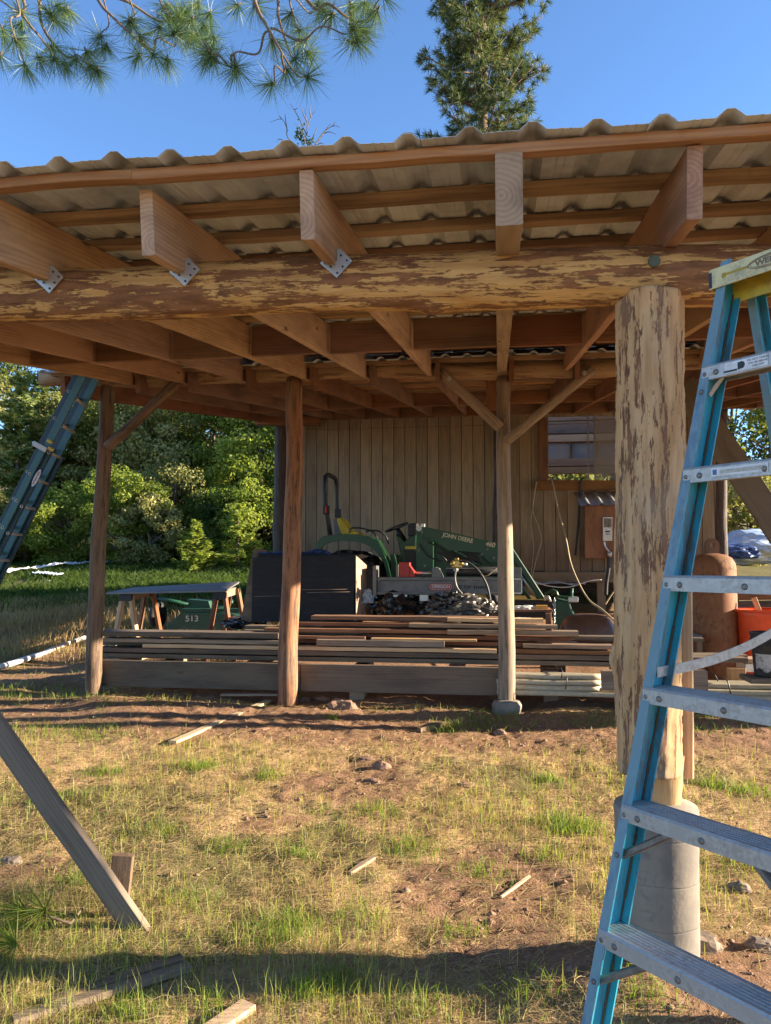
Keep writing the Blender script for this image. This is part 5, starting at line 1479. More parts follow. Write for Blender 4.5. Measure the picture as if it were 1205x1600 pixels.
def rock(name, c, s, mat, seed, label):
    bm = bmesh.new(); bmesh.ops.create_icosphere(bm, subdivisions=3, radius=1)
    from mathutils import noise as mn
    q = random.Random(seed); off = Vector((q.uniform(-9, 9),) * 3)
    for v_ in bm.verts:
        n_ = v_.co.normalized(); k_ = 1 + .35 * mn.noise(n_ * 1.3 + off) + .15 * mn.noise(n_ * 3.1 + off)
        c1 = Vector((round(n_.x * 1.6) / 1.6, round(n_.y * 1.4) / 1.4, round(n_.z * 1.5) / 1.5))
        v_.co = (n_ * .75 + c1 * .25) * k_; v_.co = Vector((v_.co.x * s[0], v_.co.y * s[1], v_.co.z * s[2]))
    me = bpy.data.meshes.new(name); bm.to_mesh(me); bm.free(); me.materials.append(mat)
    o = bpy.data.objects.new(name, me); link(o, None, Matrix.Translation(c)); tag(o, label, 'rock')
for i, (x, y, s_, mt, lb) in enumerate(((476, 1094, (.05, .05, .035), 'rock', 'small rounded rock touching the foot of the second post'), (502, 1093, (.09, .06, .035), 'rock', 'flat rounded rock second from the foot of the second post'), (538, 1108, (.16, .13, .11), 'rock', 'large slanted red brown rock against the soil bank'), (597, 1200, (.06, .05, .045), 'rock', 'angular orange brown rock in the middle of the lawn'), (575, 1186, (.055, .04, .02), 'rock', 'dark flat stone just left behind the angular rock'), (583, 1222, (.065, .045, .02), 'rock', 'flat brick coloured stone in front of the angular rock'), (782, 1147, (.05, .04, .045), 'rock', 'small dark rock in front of the third post'), (725, 1228, (.06, .04, .02), 'rock', 'flat reddish stone right of centre on the lawn'), (1080, 1478, (.10, .07, .045), 'greyrock', 'pale rock against the right foot of the concrete pier'), (1110, 1480, (.04, .04, .03), 'greyrock', 'small grey rock right of the pale rock at the pier'), (1155, 1390, (.05, .04, .035), 'greyrock', 'buff stone in grass right of the concrete pier'), (1195, 1482, (.06, .05, .035), 'greyrock', 'grey stone in the soil at the right edge'), (20, 1348, (.05, .05, .03), 'greyrock', 'grey stone at the left edge above the plank'))):
    rock('rock', on_ground(x, y), s_, M_[mt], 70 + i, lb)
# white pipe and sheeting on the left
P0, P1, P2 = on_ground(-60, 1066, .03), on_ground(60, 1027, .03), on_ground(132, 1001, .04)
o = MB().tube([P0, P1, P2], .035, 10).build('white_rail', M_['white']); tag(o, 'long white strip lying on the ground at the left', 'strip')
def strip(label, pts, wd, mat, seed):
    P = [on_ground(x, y, .06) for x, y in pts]
    from mathutils import noise as mn
    m = MB(); vs, fs = [], []
    n_ = 40; segp = []
    for i in range(n_ + 1):
        s_ = i / n_ * (len(P) - 1); k_ = min(int(s_), len(P) - 2); segp.append(P[k_].lerp(P[k_ + 1], s_ - k_))
    for i, p in enumerate(segp):
        for j in range(7):
            y_ = (j / 6 - .5) * wd; q = Vector((p.x, p.y + y_, 0)); 
            z_ = h0(q.x, q.y) + .17 + .06 * mn.noise(Vector((i * .5, j * .7, seed))) + .03 * mn.noise(Vector((i * 1.4, j * 1.1, seed)))
            vs.append((q.x, q.y, z_)); 
    for i in range(n_):
        for j in range(6): fs.append((i * 7 + j, i * 7 + 7 + j, i * 7 + 8 + j, i * 7 + 1 + j))
    vs2 = [(a, b, c - .19) for a, b, c in vs]; k0 = len(vs)
    m.add(vs + vs2, fs + [tuple(k0 + q for q in reversed(f)) for f in fs])
    o = m.build('plastic_sheet', mat); tag(o, label, 'plastic sheet')
strip('long white plastic sheeting on the bank at the foot of the woods', [(-30, 907), (60, 896), (140, 887)], .9, M_['whiteplastic'], 1)
strip('thin white sheeting in the grass further right along the bank', [(150, 888), (215, 879), (282, 872)], .22, M_['whiteplastic'], 5)
strip('short silver blue sheeting below the long white sheeting', [(56, 905), (92, 908)], .5, M_['tarp'], 9)
# ================================================================== FOLIAGE
M_['leaf_olive'] = leafmat('leaf_olive', [(.09, .11, .028), (.20, .225, .05), (.40, .42, .12)], .6)
M_['leaf_dark'] = leafmat('leaf_dark', [(.05, .085, .02), (.11, .165, .035), (.26, .32, .07)], .6)
M_['leaf_bright'] = leafmat('leaf_bright', [(.12, .17, .03), (.24, .30, .055), (.46, .50, .12)], .6)
M_['leaf_tan'] = leafmat('leaf_tan', [(.12, .13, .04), (.28, .27, .09), (.46, .42, .18)], .45)
M_['needle_far'] = leafmat('needle_far', [(.03, .055, .025), (.09, .12, .05), (.28, .30, .14)], .3)
M_['needle_pale'] = leafmat('needle_pale', [(.09, .13, .04), (.18, .23, .07), (.32, .34, .12)], .4)
M_['needle'] = leafmat('needle_near', [(.035, .07, .025), (.09, .15, .045), (.24, .30, .11)], .3, .4, .4)
M_['barkt'] = plain('tree_bark', (.16, .12, .09), .9, 0, (.07, .05, .04), .6, 5, bump=.5, stretch=(1, 1, .3))
M_['barkp'] = plain('pine_bark', (.20, .13, .09), .9, 0, (.08, .05, .04), .6, 4, bump=.6, stretch=(1, 1, .4))
M_['twig'] = plain('pine_twig', (.17, .115, .075), .85, 0, (.08, .05, .035), .5, 30, bump=.3)

def quads(c, a, b, la, wb):
    """leaf rhombi: centre c, unit axes a,b, half length la, half width wb"""
    n = len(c)
    V = np.empty((n, 4, 3)); la = la[:, None]; wb = wb[:, None]
    V[:, 0] = c - a * la; V[:, 1] = c + b * wb; V[:, 2] = c + a * la; V[:, 3] = c - b * wb
    return V.reshape(-1, 3), np.arange(n * 4).reshape(n, 4)
def unit(v): return v / np.maximum(1e-9, np.linalg.norm(v, axis=1, keepdims=True))
def limbs(m, base, h, tips, r0, q):
    top = base + Vector((q.uniform(-.2, .2), q.uniform(-.2, .2), h * .82))
    n = 7
    P = [base.lerp(top, i / n) + Vector((q.uniform(-.06, .06), q.uniform(-.06, .06), 0)) * (i > 0) for i in range(n + 1)]
    m.tube([base - Vector((0, 0, .3))] + P, [r0 * 1.25] + [r0 * (1 - .8 * i / n) for i in range(n + 1)], 9)
    for t in tips:
        s_ = min(.92, max(.12, (t.z - base.z) / (h * .82) * q.uniform(.45, .8)))
        a = base.lerp(top, s_); mid = a.lerp(t, .5) + Vector((q.uniform(-.2, .2), q.uniform(-.2, .2), q.uniform(.0, .3)))
        m.tube([a, a.lerp(mid, .6), mid, t], [r0 * (1 - .75 * s_) * .5, r0 * .28 * (1 - .5 * s_), r0 * .2 * (1 - .5 * s_), .012], 5)
def leafy(name, label, base, h, cr, ncl, nlf, ls, mat, seed, group, zlo=.12, flat=1.0, cl=.30, cat='tree', bark='barkt', trunk=True):
    r_ = np.random.RandomState(seed); q = random.Random(seed)
    x, y = base; z0 = h0(x, y)
    o = thing(name, label, cat, (x, y, z0), group)
    u = unit(r_.normal(size=(ncl, 3))); rad = r_.uniform(.45, 1.0, ncl) ** .6
    zz = u[:, 2] * rad
    C = np.empty((ncl, 3))
    irr = 1 + .28 * np.sin(3 * np.arctan2(u[:, 1], u[:, 0]) + seed) + r_.uniform(-.12, .12, ncl)
    C[:, 0] = x + u[:, 0] * rad * cr * irr; C[:, 1] = y + u[:, 1] * rad * cr * irr
    zc = z0 + h * (zlo + 1) / 2; C[:, 2] = zc + zz * h * (1 - zlo) / 2 * flat
    crad = cr * cl * r_.uniform(.6, 1.35, ncl)
    k = r_.randint(0, ncl, nlf)
    d = unit(r_.normal(size=(nlf, 3))); rr = r_.uniform(0, 1, nlf) ** .45
    P = C[k] + d * (rr * crad[k])[:, None] * np.array([1.15, 1.15, .75])
    n = unit(d * .7 + r_.normal(size=(nlf, 3)) * .6 + np.array([0, 0, .35]))
    a = unit(np.cross(n, r_.normal(size=(nlf, 3)))); b = np.cross(n, a)
    V, Fq = quads(P, a, b, ls * r_.uniform(.35, .75, nlf), ls * r_.uniform(.2, .45, nlf))
    tint = np.clip(.5 + (r_.uniform(0, 1, ncl)[k] - .5) * .7 + r_.normal(size=nlf) * .16, 0, 1)
    m = MB()
    if trunk:
        tips = [Vector(C[i]) for i in r_.choice(ncl, min(ncl, 22), replace=False)]
        limbs(m, Vector((x, y, z0)), h, tips, .045 + h * .014, q)
        m.build('trunk', M_[bark], o)
    mesh_np('crown', V, Fq, M_[mat], o, tint)
    return o
def conifer(name, label, base, h, r0, nl, mat, seed, group, ls=.16, cat='tree', dens=70):
    r_ = np.random.RandomState(seed); x, y = base; z0 = h0(x, y)
    o = thing(name, label, cat, (x, y, z0), group)
    m = MB(); m.tube([Vector((x, y, z0 - .2)), Vector((x, y, z0 + h))], [.02 + h * .016, .01], 8)
    Pl, Dl = [], []
    for i in range(nl):
        t = (i + .5) / nl; z = z0 + h * (.04 + .95 * t); L = r0 * (1 - t) ** .8 * r_.uniform(.7, 1.15) + .06; q = r_.uniform(0, 2 * PI)
        dr = np.array([math.cos(q), math.sin(q), r_.uniform(.05, .35)]); p0 = np.array([x, y, z])
        if i % 2 == 0: m.tube([Vector(p0), Vector(p0 + dr * L)], [.012 + .01 * (1 - t), .004], 4)
        n_ = int(dens * L / r0) + 8
        s_ = r_.uniform(.12, 1.05, n_)
        side = np.cross(dr, [0, 0, 1]); 
        Pl.append(p0 + dr * (s_ * L)[:, None] + side * (r_.normal(size=n_) * .16 * L * (1.1 - s_))[:, None] + r_.normal(size=(n_, 3)) * .03)
        Dl.append(unit(dr + side * (r_.normal(size=n_) * .9)[:, None] + r_.normal(size=(n_, 3)) * .25))
    m.build('trunk', M_['barkt'], o)
    P, D = np.concatenate(Pl), np.concatenate(Dl)
    b = unit(np.cross(D, r_.normal(size=P.shape)))
    V, Fq = quads(P, D, b, ls * r_.uniform(.5, 1, len(P)), ls * .16 * r_.uniform(.7, 1.3, len(P)))
    mesh_np('crown', V, Fq, M_[mat], o, np.clip(.5 + r_.normal(size=len(P)) * .22, 0, 1))
    return o
def gx_(px, Y): return at(px, 880, Y).x
GB = 'trees of the woods behind the barn'
forest = [
 # px, Y, h, crown r, clumps, leaves, mat, label
 (-95, 36, 11, 3.0, 60, 8000, 'leaf_dark', 'dark oak at the far left edge of the woods, furthest back'),
 (20, 37, 10.2, 2.6, 60, 9000, 'leaf_olive', 'tall olive tree at the back of the woods left of the sky gap'),
 (120, 38, 10.4, 2.8, 60, 10000, 'leaf_dark', 'dark tree at the back of the woods behind the green ladder top'),
 (215, 36, 9.0, 2.9, 70, 12000, 'leaf_dark', 'dark green tree at the back of the woods right of the first post'),
 (310, 38, 9.6, 3.0, 70, 12000, 'leaf_olive', 'broad olive tree at the back of the woods between the first two posts'),
 (400, 35, 9.0, 2.9, 70, 12000, 'leaf_dark', 'dense dark tree at the back of the woods left of the second post'),
 (490, 34, 9.0, 2.9, 50, 7000, 'leaf_dark', 'dark tree at the back of the woods hidden mostly by the board wall'),
 (-60, 29, 7.2, 2.2, 60, 9000, 'leaf_tan', 'yellowish tree at the left edge below the green ladder'),
 (92, 28.5, 6.2, 1.9, 70, 13000, 'leaf_tan', 'tan leaved tree crossed by the middle of the green ladder'),
 (165, 29, 6.4, 2.0, 80, 14000, 'leaf_olive', 'olive tree directly behind the leftmost post'),
 (225, 28, 6.2, 2.1, 80, 15000, 'leaf_tan', 'pale sunlit tree right of the leftmost post below the knee brace'),
 (330, 29, 6.6, 2.3, 80, 15000, 'leaf_dark', 'dark green broad tree in the middle of the left opening'),
 (405, 27, 6.4, 2.0, 80, 14000, 'leaf_bright', 'bright green leafy tree left of the second post'),
 (470, 28, 6.2, 2.0, 50, 7000, 'leaf_dark', 'dark tree peeping left of the board wall corner'),
]
for i, (px, Y, h, cr, ncl, nlf, mt, lb) in enumerate(forest):
    leafy('oak_tree', lb, (gx_(px, Y), Y), h, cr, ncl, int(nlf * 1.7), .15 if Y > 33 else .125, mt, 100 + i, GB)
conifer('young_pine', 'pale feathery young pine at the left edge above the white sheeting', (gx_(22, 26.5), 26.5), 6.9, 1.9, 90, 'needle_pale', 31, 'young pines at the edge of the woods', .26, dens=150)
conifer('young_pine', 'second pale young pine just right of the first and lower', (gx_(62, 28), 28), 6.6, 1.5, 80, 'needle_pale', 32, 'young pines at the edge of the woods', .26, dens=130)
GS = 'shrubs at the foot of the woods'
shr = [
 (-35, 23.5, 2.6, 1.3, 'leaf_tan', 'yellow brown shrub at the left edge beside the foot of the ladder'),
 (40, 24.0, 2.2, 1.1, 'leaf_olive', 'low olive shrub just above the white sheeting at the left'),
 (105, 23.6, 2.7, 1.2, 'leaf_bright', 'bright yellow green shrub left of the leftmost post'),
 (190, 23.8, 3.3, 1.25, 'leaf_bright', 'tall bright shrub right of the leftmost post'),
 (235, 23.4, 2.3, .95, 'leaf_tan', 'tan green shrub right of the tall bright shrub'),
 (270, 25.2, 3.4, 1.35, 'leaf_tan', 'big rounded pale green shrub in the middle of the left opening'),
 (345, 24.4, 2.5, 1.15, 'leaf_dark', 'dark shrub right of the rounded pale green shrub'),
 (398, 23.8, 2.6, 1.1, 'leaf_bright', 'bright shrub left of the black box'),
 (448, 24.6, 3.0, 1.2, 'leaf_dark', 'dark shrub beside the corner post of the board room'),
]
for i, (px, Y, h, cr, mt, lb) in enumerate(shr):
    leafy('shrub', lb, (gx_(px, Y), Y), h, cr, 60, 14000, .092, mt, 200 + i, GS, zlo=-.05, cat='shrub', cl=.3)
conifer('fir_sapling', 'small bushy bright green fir at the foot of the woods', (gx_(303, 21.5), 21.5), 1.5, .62, 60, 'leaf_bright', 41, None, .10, 'sapling', 90)
conifer('fir_sapling', 'light green sapling right of the bushy fir', (gx_(372, 22.2), 22.2), 1.9, .75, 46, 'leaf_bright', 42, None, .12, 'sapling', 70)
# right side and behind the barn
rt = [
 (1150, 30, 7.4, 2.4, 'leaf_dark', 'dark oak seen through the gap right of the rusty tank, with sky between its limbs', 9000),
 (1215, 27, 6.6, 2.4, 'leaf_olive', 'olive oak at the right edge behind the blue ladder', 9000),
 (1168, 24.5, 3.0, 1.5, 'leaf_tan', 'round pale bush directly above the tarp pile', 9000),
 (1300, 30, 8, 3, 'leaf_dark', 'oak beyond the right edge', 5000),
 (1060, 29, 6.5, 2.5, 'leaf_olive', 'oak behind the board room near its right end', 5000),
 (905, 24, 3.4, 2.0, 'leaf_tan', 'sunlit bush seen through the window slot', 9000),
 (955, 27, 5, 2.3, 'leaf_olive', 'oak seen through the right part of the window slot', 7000),
 (700, 30, 6.5, 2.6, 'leaf_dark', 'oak hidden behind the board room', 4000),
]
for i, (px, Y, h, cr, mt, lb, nl_) in enumerate(rt):
    leafy('oak_tree' if h > 3.5 else 'shrub', lb, (gx_(px, Y), Y), h, cr, 60 if i else 34, nl_, .14, mt, 300 + i, 'trees right of and behind the barn', zlo=.1 if h > 3.5 else -.05, cl=.26)
# shade tree out of view to the right
leafy('oak_tree', 'unseen large oak far to the right of the barn, placed to shade the ladder', (15.5, 4.0), 10.4, 2.8, 90, 15000, .26, 'leaf_dark', 400, 'trees right of and behind the barn', zlo=.52, cl=.25)

# ---- tall pine behind the roof
def tufts(P, D, n, L, wd, r_, spread=1.0, droop=0.0):
    """needle tufts at P pointing along D"""
    N = len(P)
    c = np.repeat(P, n, 0); d = np.repeat(D, n, 0)
    v = unit(d * (1.0 - .3 * spread) + r_.normal(size=c.shape) * .75 * spread + np.array([0, 0, -droop]))
    ln = L * r_.uniform(.65, 1.1, len(c))
    b = unit(np.cross(v, r_.normal(size=c.shape)))
    V = np.empty((len(c), 6, 3)); mid = c + v * (ln * .5)[:, None]; sag = np.zeros_like(c); sag[:, 2] = -ln * .10 * (droop + .4)
    tip = c + v * ln[:, None] + sag
    w_ = wd
    V[:, 0] = c - b * w_ * .8; V[:, 1] = c + b * w_ * .8; V[:, 2] = mid + b * w_; V[:, 3] = mid - b * w_; V[:, 4] = tip + b * w_ * .15; V[:, 5] = tip - b * w_ * .15
    i = np.arange(len(c))[:, None] * 6
    Fq = np.concatenate([i + np.array([0, 1, 2, 3]), i + np.array([3, 2, 4, 5])], 0)
    t = np.clip(np.repeat(r_.uniform(.1, .9, N), n) * .6 + r_.uniform(0, .4, len(c)), 0, 1)
    return V.reshape(-1, 3), Fq, np.concatenate([t, t])
r_ = np.random.RandomState(77)
PY = 27.0
tb_ = at(752, 190, PY)
pz0 = h0(tb_.x, PY)
pine = thing('tall_pine', 'tall dense pine rising above the roof near the centre', 'tree', (tb_.x, PY, pz0))
m = MB()
m.tube([Vector((tb_.x + .1 * math.sin(z * .4), PY, z)) for z in np.linspace(pz0 - .3, 29, 22)], list(np.linspace(.36, .05, 22)), 10)
PP, DD = [], []
for i in range(215):
    z = 8 + 21 * (i + r_.rand()) / 215; q = r_.uniform(0, 2 * PI)
    L = (2.1 + .35 * math.sin(z * 1.9 + q) + r_.uniform(-.35, .35)) * np.interp(z, [8, 12, 22, 29], [.7, 1, 1, .35])
    rise = r_.uniform(-.05, .55)
    p0 = Vector((tb_.x, PY, z)); dr = Vector((math.cos(q), math.sin(q), rise))
    P = [p0, p0 + dr * L * .5 + Vector((0, 0, -.12)), p0 + dr * L + Vector((0, 0, .1))]
    m.tube(P, [.05, .03, .012], 5)
    for k in range(19):
        s_ = r_.uniform(.25, 1.0); 
        b_ = p0 + dr * L * s_ + Vector((0, 0, .1 * s_))
        sd_ = Vector((-dr.y, dr.x, 0)) * r_.uniform(-.6, .6) * (1.15 - .5 * s_) + Vector((0, 0, r_.uniform(-.25, .35)))
        e = b_ + sd_
        if k % 3 == 0: m.tube([b_ - Vector((0, 0, .05)), e], [.014, .006], 4)
        PP.append(e); v_ = (sd_ * .8 + dr * .6); DD.append(v_.normalized())
m.build('trunk', M_['barkp'], pine)
V, Fq, t = tufts(np.array(PP), np.array(DD), 42, .30, .0095, r_, 1.0, .1)
mesh_np('needles', V, Fq, M_['needle_far'], pine, t)

# ---- bare topped tree left of it
bt_ = thing('bare_topped_tree', 'thin bare twigs of a treetop just above the roof ridge left of the pine', 'tree', (at(480, 226, 24).x, 24, h0(-6, 24)))
m = MB(); Yb = 24
t0 = at(481, 240, Yb)
m.tube([Vector((t0.x, Yb, h0(t0.x, Yb) - .2)), Vector((t0.x + .2, Yb, 6)), t0], [.16, .10, .03], 8)
for st_ in ([(481, 240), (480, 205), (479, 188), (476, 170)], [(480, 212), (470, 190), (460, 172), (453, 162)], [(480, 200), (486, 182), (494, 172)], [(481, 232), (491, 210), (496, 198)], [(485, 240), (503, 210), (520, 197), (533, 199)], [(496, 222), (509, 203), (519, 191)], [(474, 240), (450, 215), (448, 200), (440, 186), (422, 191)], [(449, 205), (446, 185), (446, 172)], [(479, 236), (474, 212), (461, 193)], [(470, 238), (440, 218), (432, 222)], [(503, 210), (514, 206), (526, 210)], [(480, 190), (474, 178), (470, 165)], [(486, 183), (484, 172), (487, 164)], [(520, 197), (524, 190)], [(460, 172), (466, 168)], [(440, 186), (436, 180)], [(484, 236), (500, 224), (508, 226)]):
    P = curve_px(st_, Yb + r_.uniform(-.5, .5), 10); m.tube(P, list(np.linspace(.022, .006, len(P))), 5)
m.build('trunk', M_['barkt'], bt_)
C = np.array([list(at(469 + r_.normal() * 4, 212 + r_.normal() * 8, Yb)) for _ in range(110)] + [list(at(482 + r_.normal() * 6, 222 + r_.normal() * 4, Yb)) for _ in range(50)])
a = unit(r_.normal(size=C.shape)); b = unit(np.cross(a, r_.normal(size=C.shape)))
V, Fq = quads(C, a, b, np.full(len(C), .05), np.full(len(C), .03))
mesh_np('leaves', V, Fq, M_['leaf_dark'], bt_, r_.rand(len(C)))

# ---- near pine boughs overhead
np_ = thing('pine_tree', 'pine whose long needled boughs hang into the top left of the view', 'tree', (-6.2, 4.6, 0))
m = MB()
m.tube([Vector((-6.2 + .05 * math.sin(z), 4.6, z)) for z in np.linspace(-.3, 12, 14)], list(np.linspace(.34, .2, 14)), 18)
m.build('trunk', M_['barkp'], np_)
strokes = [([(-60, -6), (0, 8), (28, 14)], 4.7), ([(20, -60), (22, 0), (25, 40), (30, 92)], 4.5), ([(24, -60), (31, 0), (42, 30), (65, 62), (90, 98)], 4.8), ([(48, -60), (57, 0), (75, 52), (92, 77), (120, 88), (142, 105)], 5.0),
 ([(168, -60), (165, 0), (163, 65)], 5.1), ([(120, -60), (153, 0), (185, 38), (215, 60), (245, 93)], 4.9), ([(222, 68), (240, 70), (262, 66), (275, 58)], 4.9), ([(120, -40), (175, 0), (215, 12), (250, 28), (275, 40), (300, 48)], 5.3), ([(240, -60), (250, 0), (272, 38)], 5.1),
 ([(395, -60), (398, 0), (412, 30), (424, 55), (445, 90), (465, 112), (483, 128)], 4.6), ([(424, 57), (400, 73), (372, 92), (366, 102)], 4.6), ([(370, 95), (350, 95), (332, 87)], 4.6), ([(427, 54), (470, 54), (515, 50), (550, 40)], 4.7),
 ([(425, -60), (432, 0), (440, 40), (450, 75), (465, 100)], 4.9), ([(445, -50), (485, 0), (510, 12), (540, 26), (575, 20), (600, 4)], 4.8), ([(448, -50), (455, 0), (460, 30), (470, 55)], 5.0), ([(420, -40), (455, 0), (475, 10), (500, 14)], 5.0), ([(445, 93), (438, 108), (422, 123)], 4.6), ([(548, 26), (550, 60)], 4.8),
 ([(60, -60), (64, 0), (75, 22), (85, 30)], 5.0), ([(200, -50), (205, 5), (208, 40)], 5.2), ([(256, 10), (270, 30), (285, 38)], 5.1), ([(330, 85), (320, 70)], 4.6)]
TP, TD = [], []
m = MB()
for pts, Y in strokes:
    P = curve_px(pts, Y, 26)
    P = [p + Vector((0, .06 * math.sin(i * .35 + Y * 5), 0)) for i, p in enumerate(P)]
    rr = np.linspace(.014 if len(pts) > 4 else .0085, .004, len(P))
    m.tube(P, list(rr), 7)
    TP.append(P[-1]); TD.append((P[-1] - P[-3]).normalized())
# limbs that carry them back to the trunk, above the frame
for (a_, Ya, z_) in (((22, -60), 4.5, 5.6), ((150, -60), 4.9, 5.9), ((250, -60), 5.1, 6.2), ((410, -60), 4.7, 6.6), ((448, -50), 4.9, 6.9)):
    e = at(*a_, Ya); s_ = Vector((-6.2, 4.6, z_ + .3))
    m.tube([s_, s_.lerp(e, .5) + Vector((0, 0, .45)), e.lerp(s_, .12) + Vector((0, 0, .22)), e], [.07, .045, .024, .013], 8)
for (x, y, Y) in ((4, 45, 4.6), (22, 60, 4.5), (34, 35, 4.8), (60, 88, 4.8), (78, 72, 5), (100, 98, 5.0), (135, 80, 5.0), (152, 108, 5.0), (90, 8, 5), (105, 14, 5.1), (205, 30, 5.2), (218, 55, 4.9), (218, 86, 4.9), (262, 92, 4.9), (275, 20, 5.2), (290, 18, 5.2), (300, 55, 5.1), (318, 40, 5.2), (335, 60, 5.1), (330, 85, 4.6), (310, 5, 5.2), (280, 52, 5.0), (424, 60, 4.6), (372, 8, 5.0), (398, 8, 4.8), (368, 104, 4.6), (447, 108, 4.7), (480, 82, 4.9), (478, 62, 4.9), (565, 45, 4.8), (557, 62, 4.8), (590, 16, 4.8), (570, 4, 4.9), (500, 14, 5.0), (548, 6, 5), (520, 22, 4.8), (300, 30, 5.1), (262, 8, 5.2), (120, 92, 5.0), (166, 72, 5.1), (0, 86, 4.6), (85, 30, 5), (250, 42, 5.2), (328, 20, 5.2), (455, 20, 5)):
    TP.append(at(x, y, Y)); TD.append(Vector((r_.uniform(-.4, .4), r_.uniform(-.3, .3), -.35)).normalized())
V, Fq, t = tufts(np.array([list(p) for p in TP]), np.array([list(d) for d in TD]), 165, .185, .0012, r_, 1.1, .15)
mesh_np('needles', V, Fq, M_['needle'], np_, t)
for p, d in zip(TP, TD):
    m.tube([p - d * .03, p, p + d * .018], [.005, .009, .003], 6)
m.build('branch', M_['twig'], np_)
# fallen sprig
sp_ = thing('pine_sprig', 'fallen green pine sprig lying in the grass at the bottom left', 'sprig', on_ground(30, 1480))
P = [on_ground(128, 1432, .03), on_ground(110, 1465, .05), on_ground(72, 1458, .06), on_ground(40, 1452, .08)]
MB().tube(P, [.006, .006, .005, .004], 6).build('stem', M_['twig'], sp_)
q_ = [on_ground(38, 1455, .07), on_ground(70, 1450, .07), on_ground(25, 1500, .05)]
V, Fq, t = tufts(np.array([list(p) for p in q_]), np.array([[-.6, -.2, -.1], [-.3, -.5, .1], [-.6, -.5, .1]]), 120, .17, .0013, r_, .8, .0)
mesh_np('needles', V, Fq, M_['leaf_bright'], sp_, t * .6)

# ================================================================== GRASS
M_['grass'] = leafmat('grass_blade', [(.08, .16, .02), (.18, .27, .035), (.38, .42, .09), (.55, .46, .18)], .5, .5)
M_['straw'] = leafmat('straw', [(.26, .16, .07), (.46, .32, .15), (.66, .52, .28)], .25, .7)
def project(P):
    d = P - np.array(EYE); f = d @ np.array(FWD)
    return CX + F_PX * (d @ np.array(RGT)) / f, CY - F_PX * (d @ np.array(UPV)) / f
def gz(x, y):
    nr = (y > 1.5) & (y < 8.5) & (np.abs(x) < 5)
    return H(x, y) + nr * ((fbm(x, y, 9, 61, 3) - .5) * .035 + (fbm(x, y, 28, 62, 2) - .5) * .02 * (.4 + bare_f(x, y)))
def scatter(n, xr, yr, dens, r_, near_bias=True, marg=650):
    if near_bias:
        v_ = r_.uniform(1 / yr[1] ** .8, 1 / yr[0] ** .8, n); y = v_ ** (-1 / .8)
    else: y = r_.uniform(*yr, n)
    x = r_.uniform(*xr, n)
    k = r_.uniform(0, 1, n) < dens(x, y); x, y = x[k], y[k]
    z = gz(x, y); P = np.stack([x, y, z], 1); u, v_ = project(P)
    k = (u > -marg) & (u < 1205 + marg) & (v_ < 1600 + 2.5 * marg)
    return P[k]
def blades(name, P, hgt, wid, lean, mat, tint, label, r_, sink=.01, rise=None):
    n = len(P); q = r_.uniform(0, 2 * PI, n); d = np.stack([np.cos(q), np.sin(q), np.zeros(n)], 1)
    q2 = r_.uniform(0, 2 * PI, n); s_ = np.stack([np.cos(q2), np.sin(q2), np.zeros(n)], 1)
    up = np.zeros((n, 3)); up[:, 2] = 1
    b0 = P - up * sink
    mid = b0 + up * (hgt * .6)[:, None] + d * (lean * .3)[:, None]
    tip = b0 + up * hgt[:, None] + d * lean[:, None]
    w_ = (wid / 2)[:, None]
    V = np.stack([b0 - s_ * w_, b0 + s_ * w_, mid + s_ * w_ * .8, mid - s_ * w_ * .8, tip + s_ * w_ * .1, tip - s_ * w_ * .1], 1).reshape(-1, 3)
    i = np.arange(n)[:, None] * 6
    Fq = np.concatenate([i + np.array([0, 1, 2, 3]), i + np.array([3, 2, 4, 5])], 0)
    o = mesh_np(name, V, Fq, mat, None, np.concatenate([tint, tint]), 'stuff')
    tag(o, label, 'grass')
    return o
def straws(name, P, ln, wid, mat, tint, label, r_):
    n = len(P); q = r_.normal(size=n) * 1.0 + .3; d = np.stack([np.cos(q), np.sin(q), r_.uniform(-.08, .22, n)], 1)
    s_ = np.stack([-np.sin(q), np.cos(q), r_.uniform(-.4, .4, n)], 1)
    up = np.zeros((n, 3)); up[:, 2] = 1
    b0 = P + up * r_.uniform(.0, .012, n)[:, None] - d * (ln / 2)[:, None]; tip = P + d * (ln / 2)[:, None] + up * r_.uniform(-.004, .015, n)[:, None]; mid = (b0 + tip) / 2 + up * (ln * r_.uniform(0, .12, n))[:, None]
    w_ = (wid / 2)[:, None]
    V = np.stack([b0 - s_ * w_, b0 + s_ * w_, mid + s_ * w_, mid - s_ * w_, tip + s_ * w_ * .5, tip - s_ * w_ * .5], 1).reshape(-1, 3)
    i = np.arange(n)[:, None] * 6
    Fq = np.concatenate([i + np.array([0, 1, 2, 3]), i + np.array([3, 2, 4, 5])], 0)
    o = mesh_np(name, V, Fq, mat, None, np.concatenate([tint, tint]), 'stuff'); tag(o, label, 'straw'); return o
def lawn(x, y):     # cover of live grass, 0..1
    c = .28 + .75 * np.clip((fbm(x, y, 1.3, 44, 4) - .40) * 4, 0, 1)
    return c * np.clip(1 - bare_f(x, y) * 1.25, .03, 1)
r_ = np.random.RandomState(5)
P = scatter(430000, (-5.5, 5.5), (1.7, 7.4), lambda x, y: lawn(x, y) * .32, r_)
n = len(P); pn = fbm(P[:, 0], P[:, 1], 2.3, 70, 3)
sc_ = np.clip(P[:, 1] / 4, .7, 1.6)
blades('lawn_grass', P, r_.gamma(4, .009, n) * (.5 + pn) + .012, .0022 * sc_ * r_.uniform(.6, 1.5, n), r_.uniform(.0, .035, n), M_['grass'], np.clip(.25 + pn * .75 + r_.normal(size=n) * .18, 0, 1), 'short thin yellow green grass over the lawn', r_)
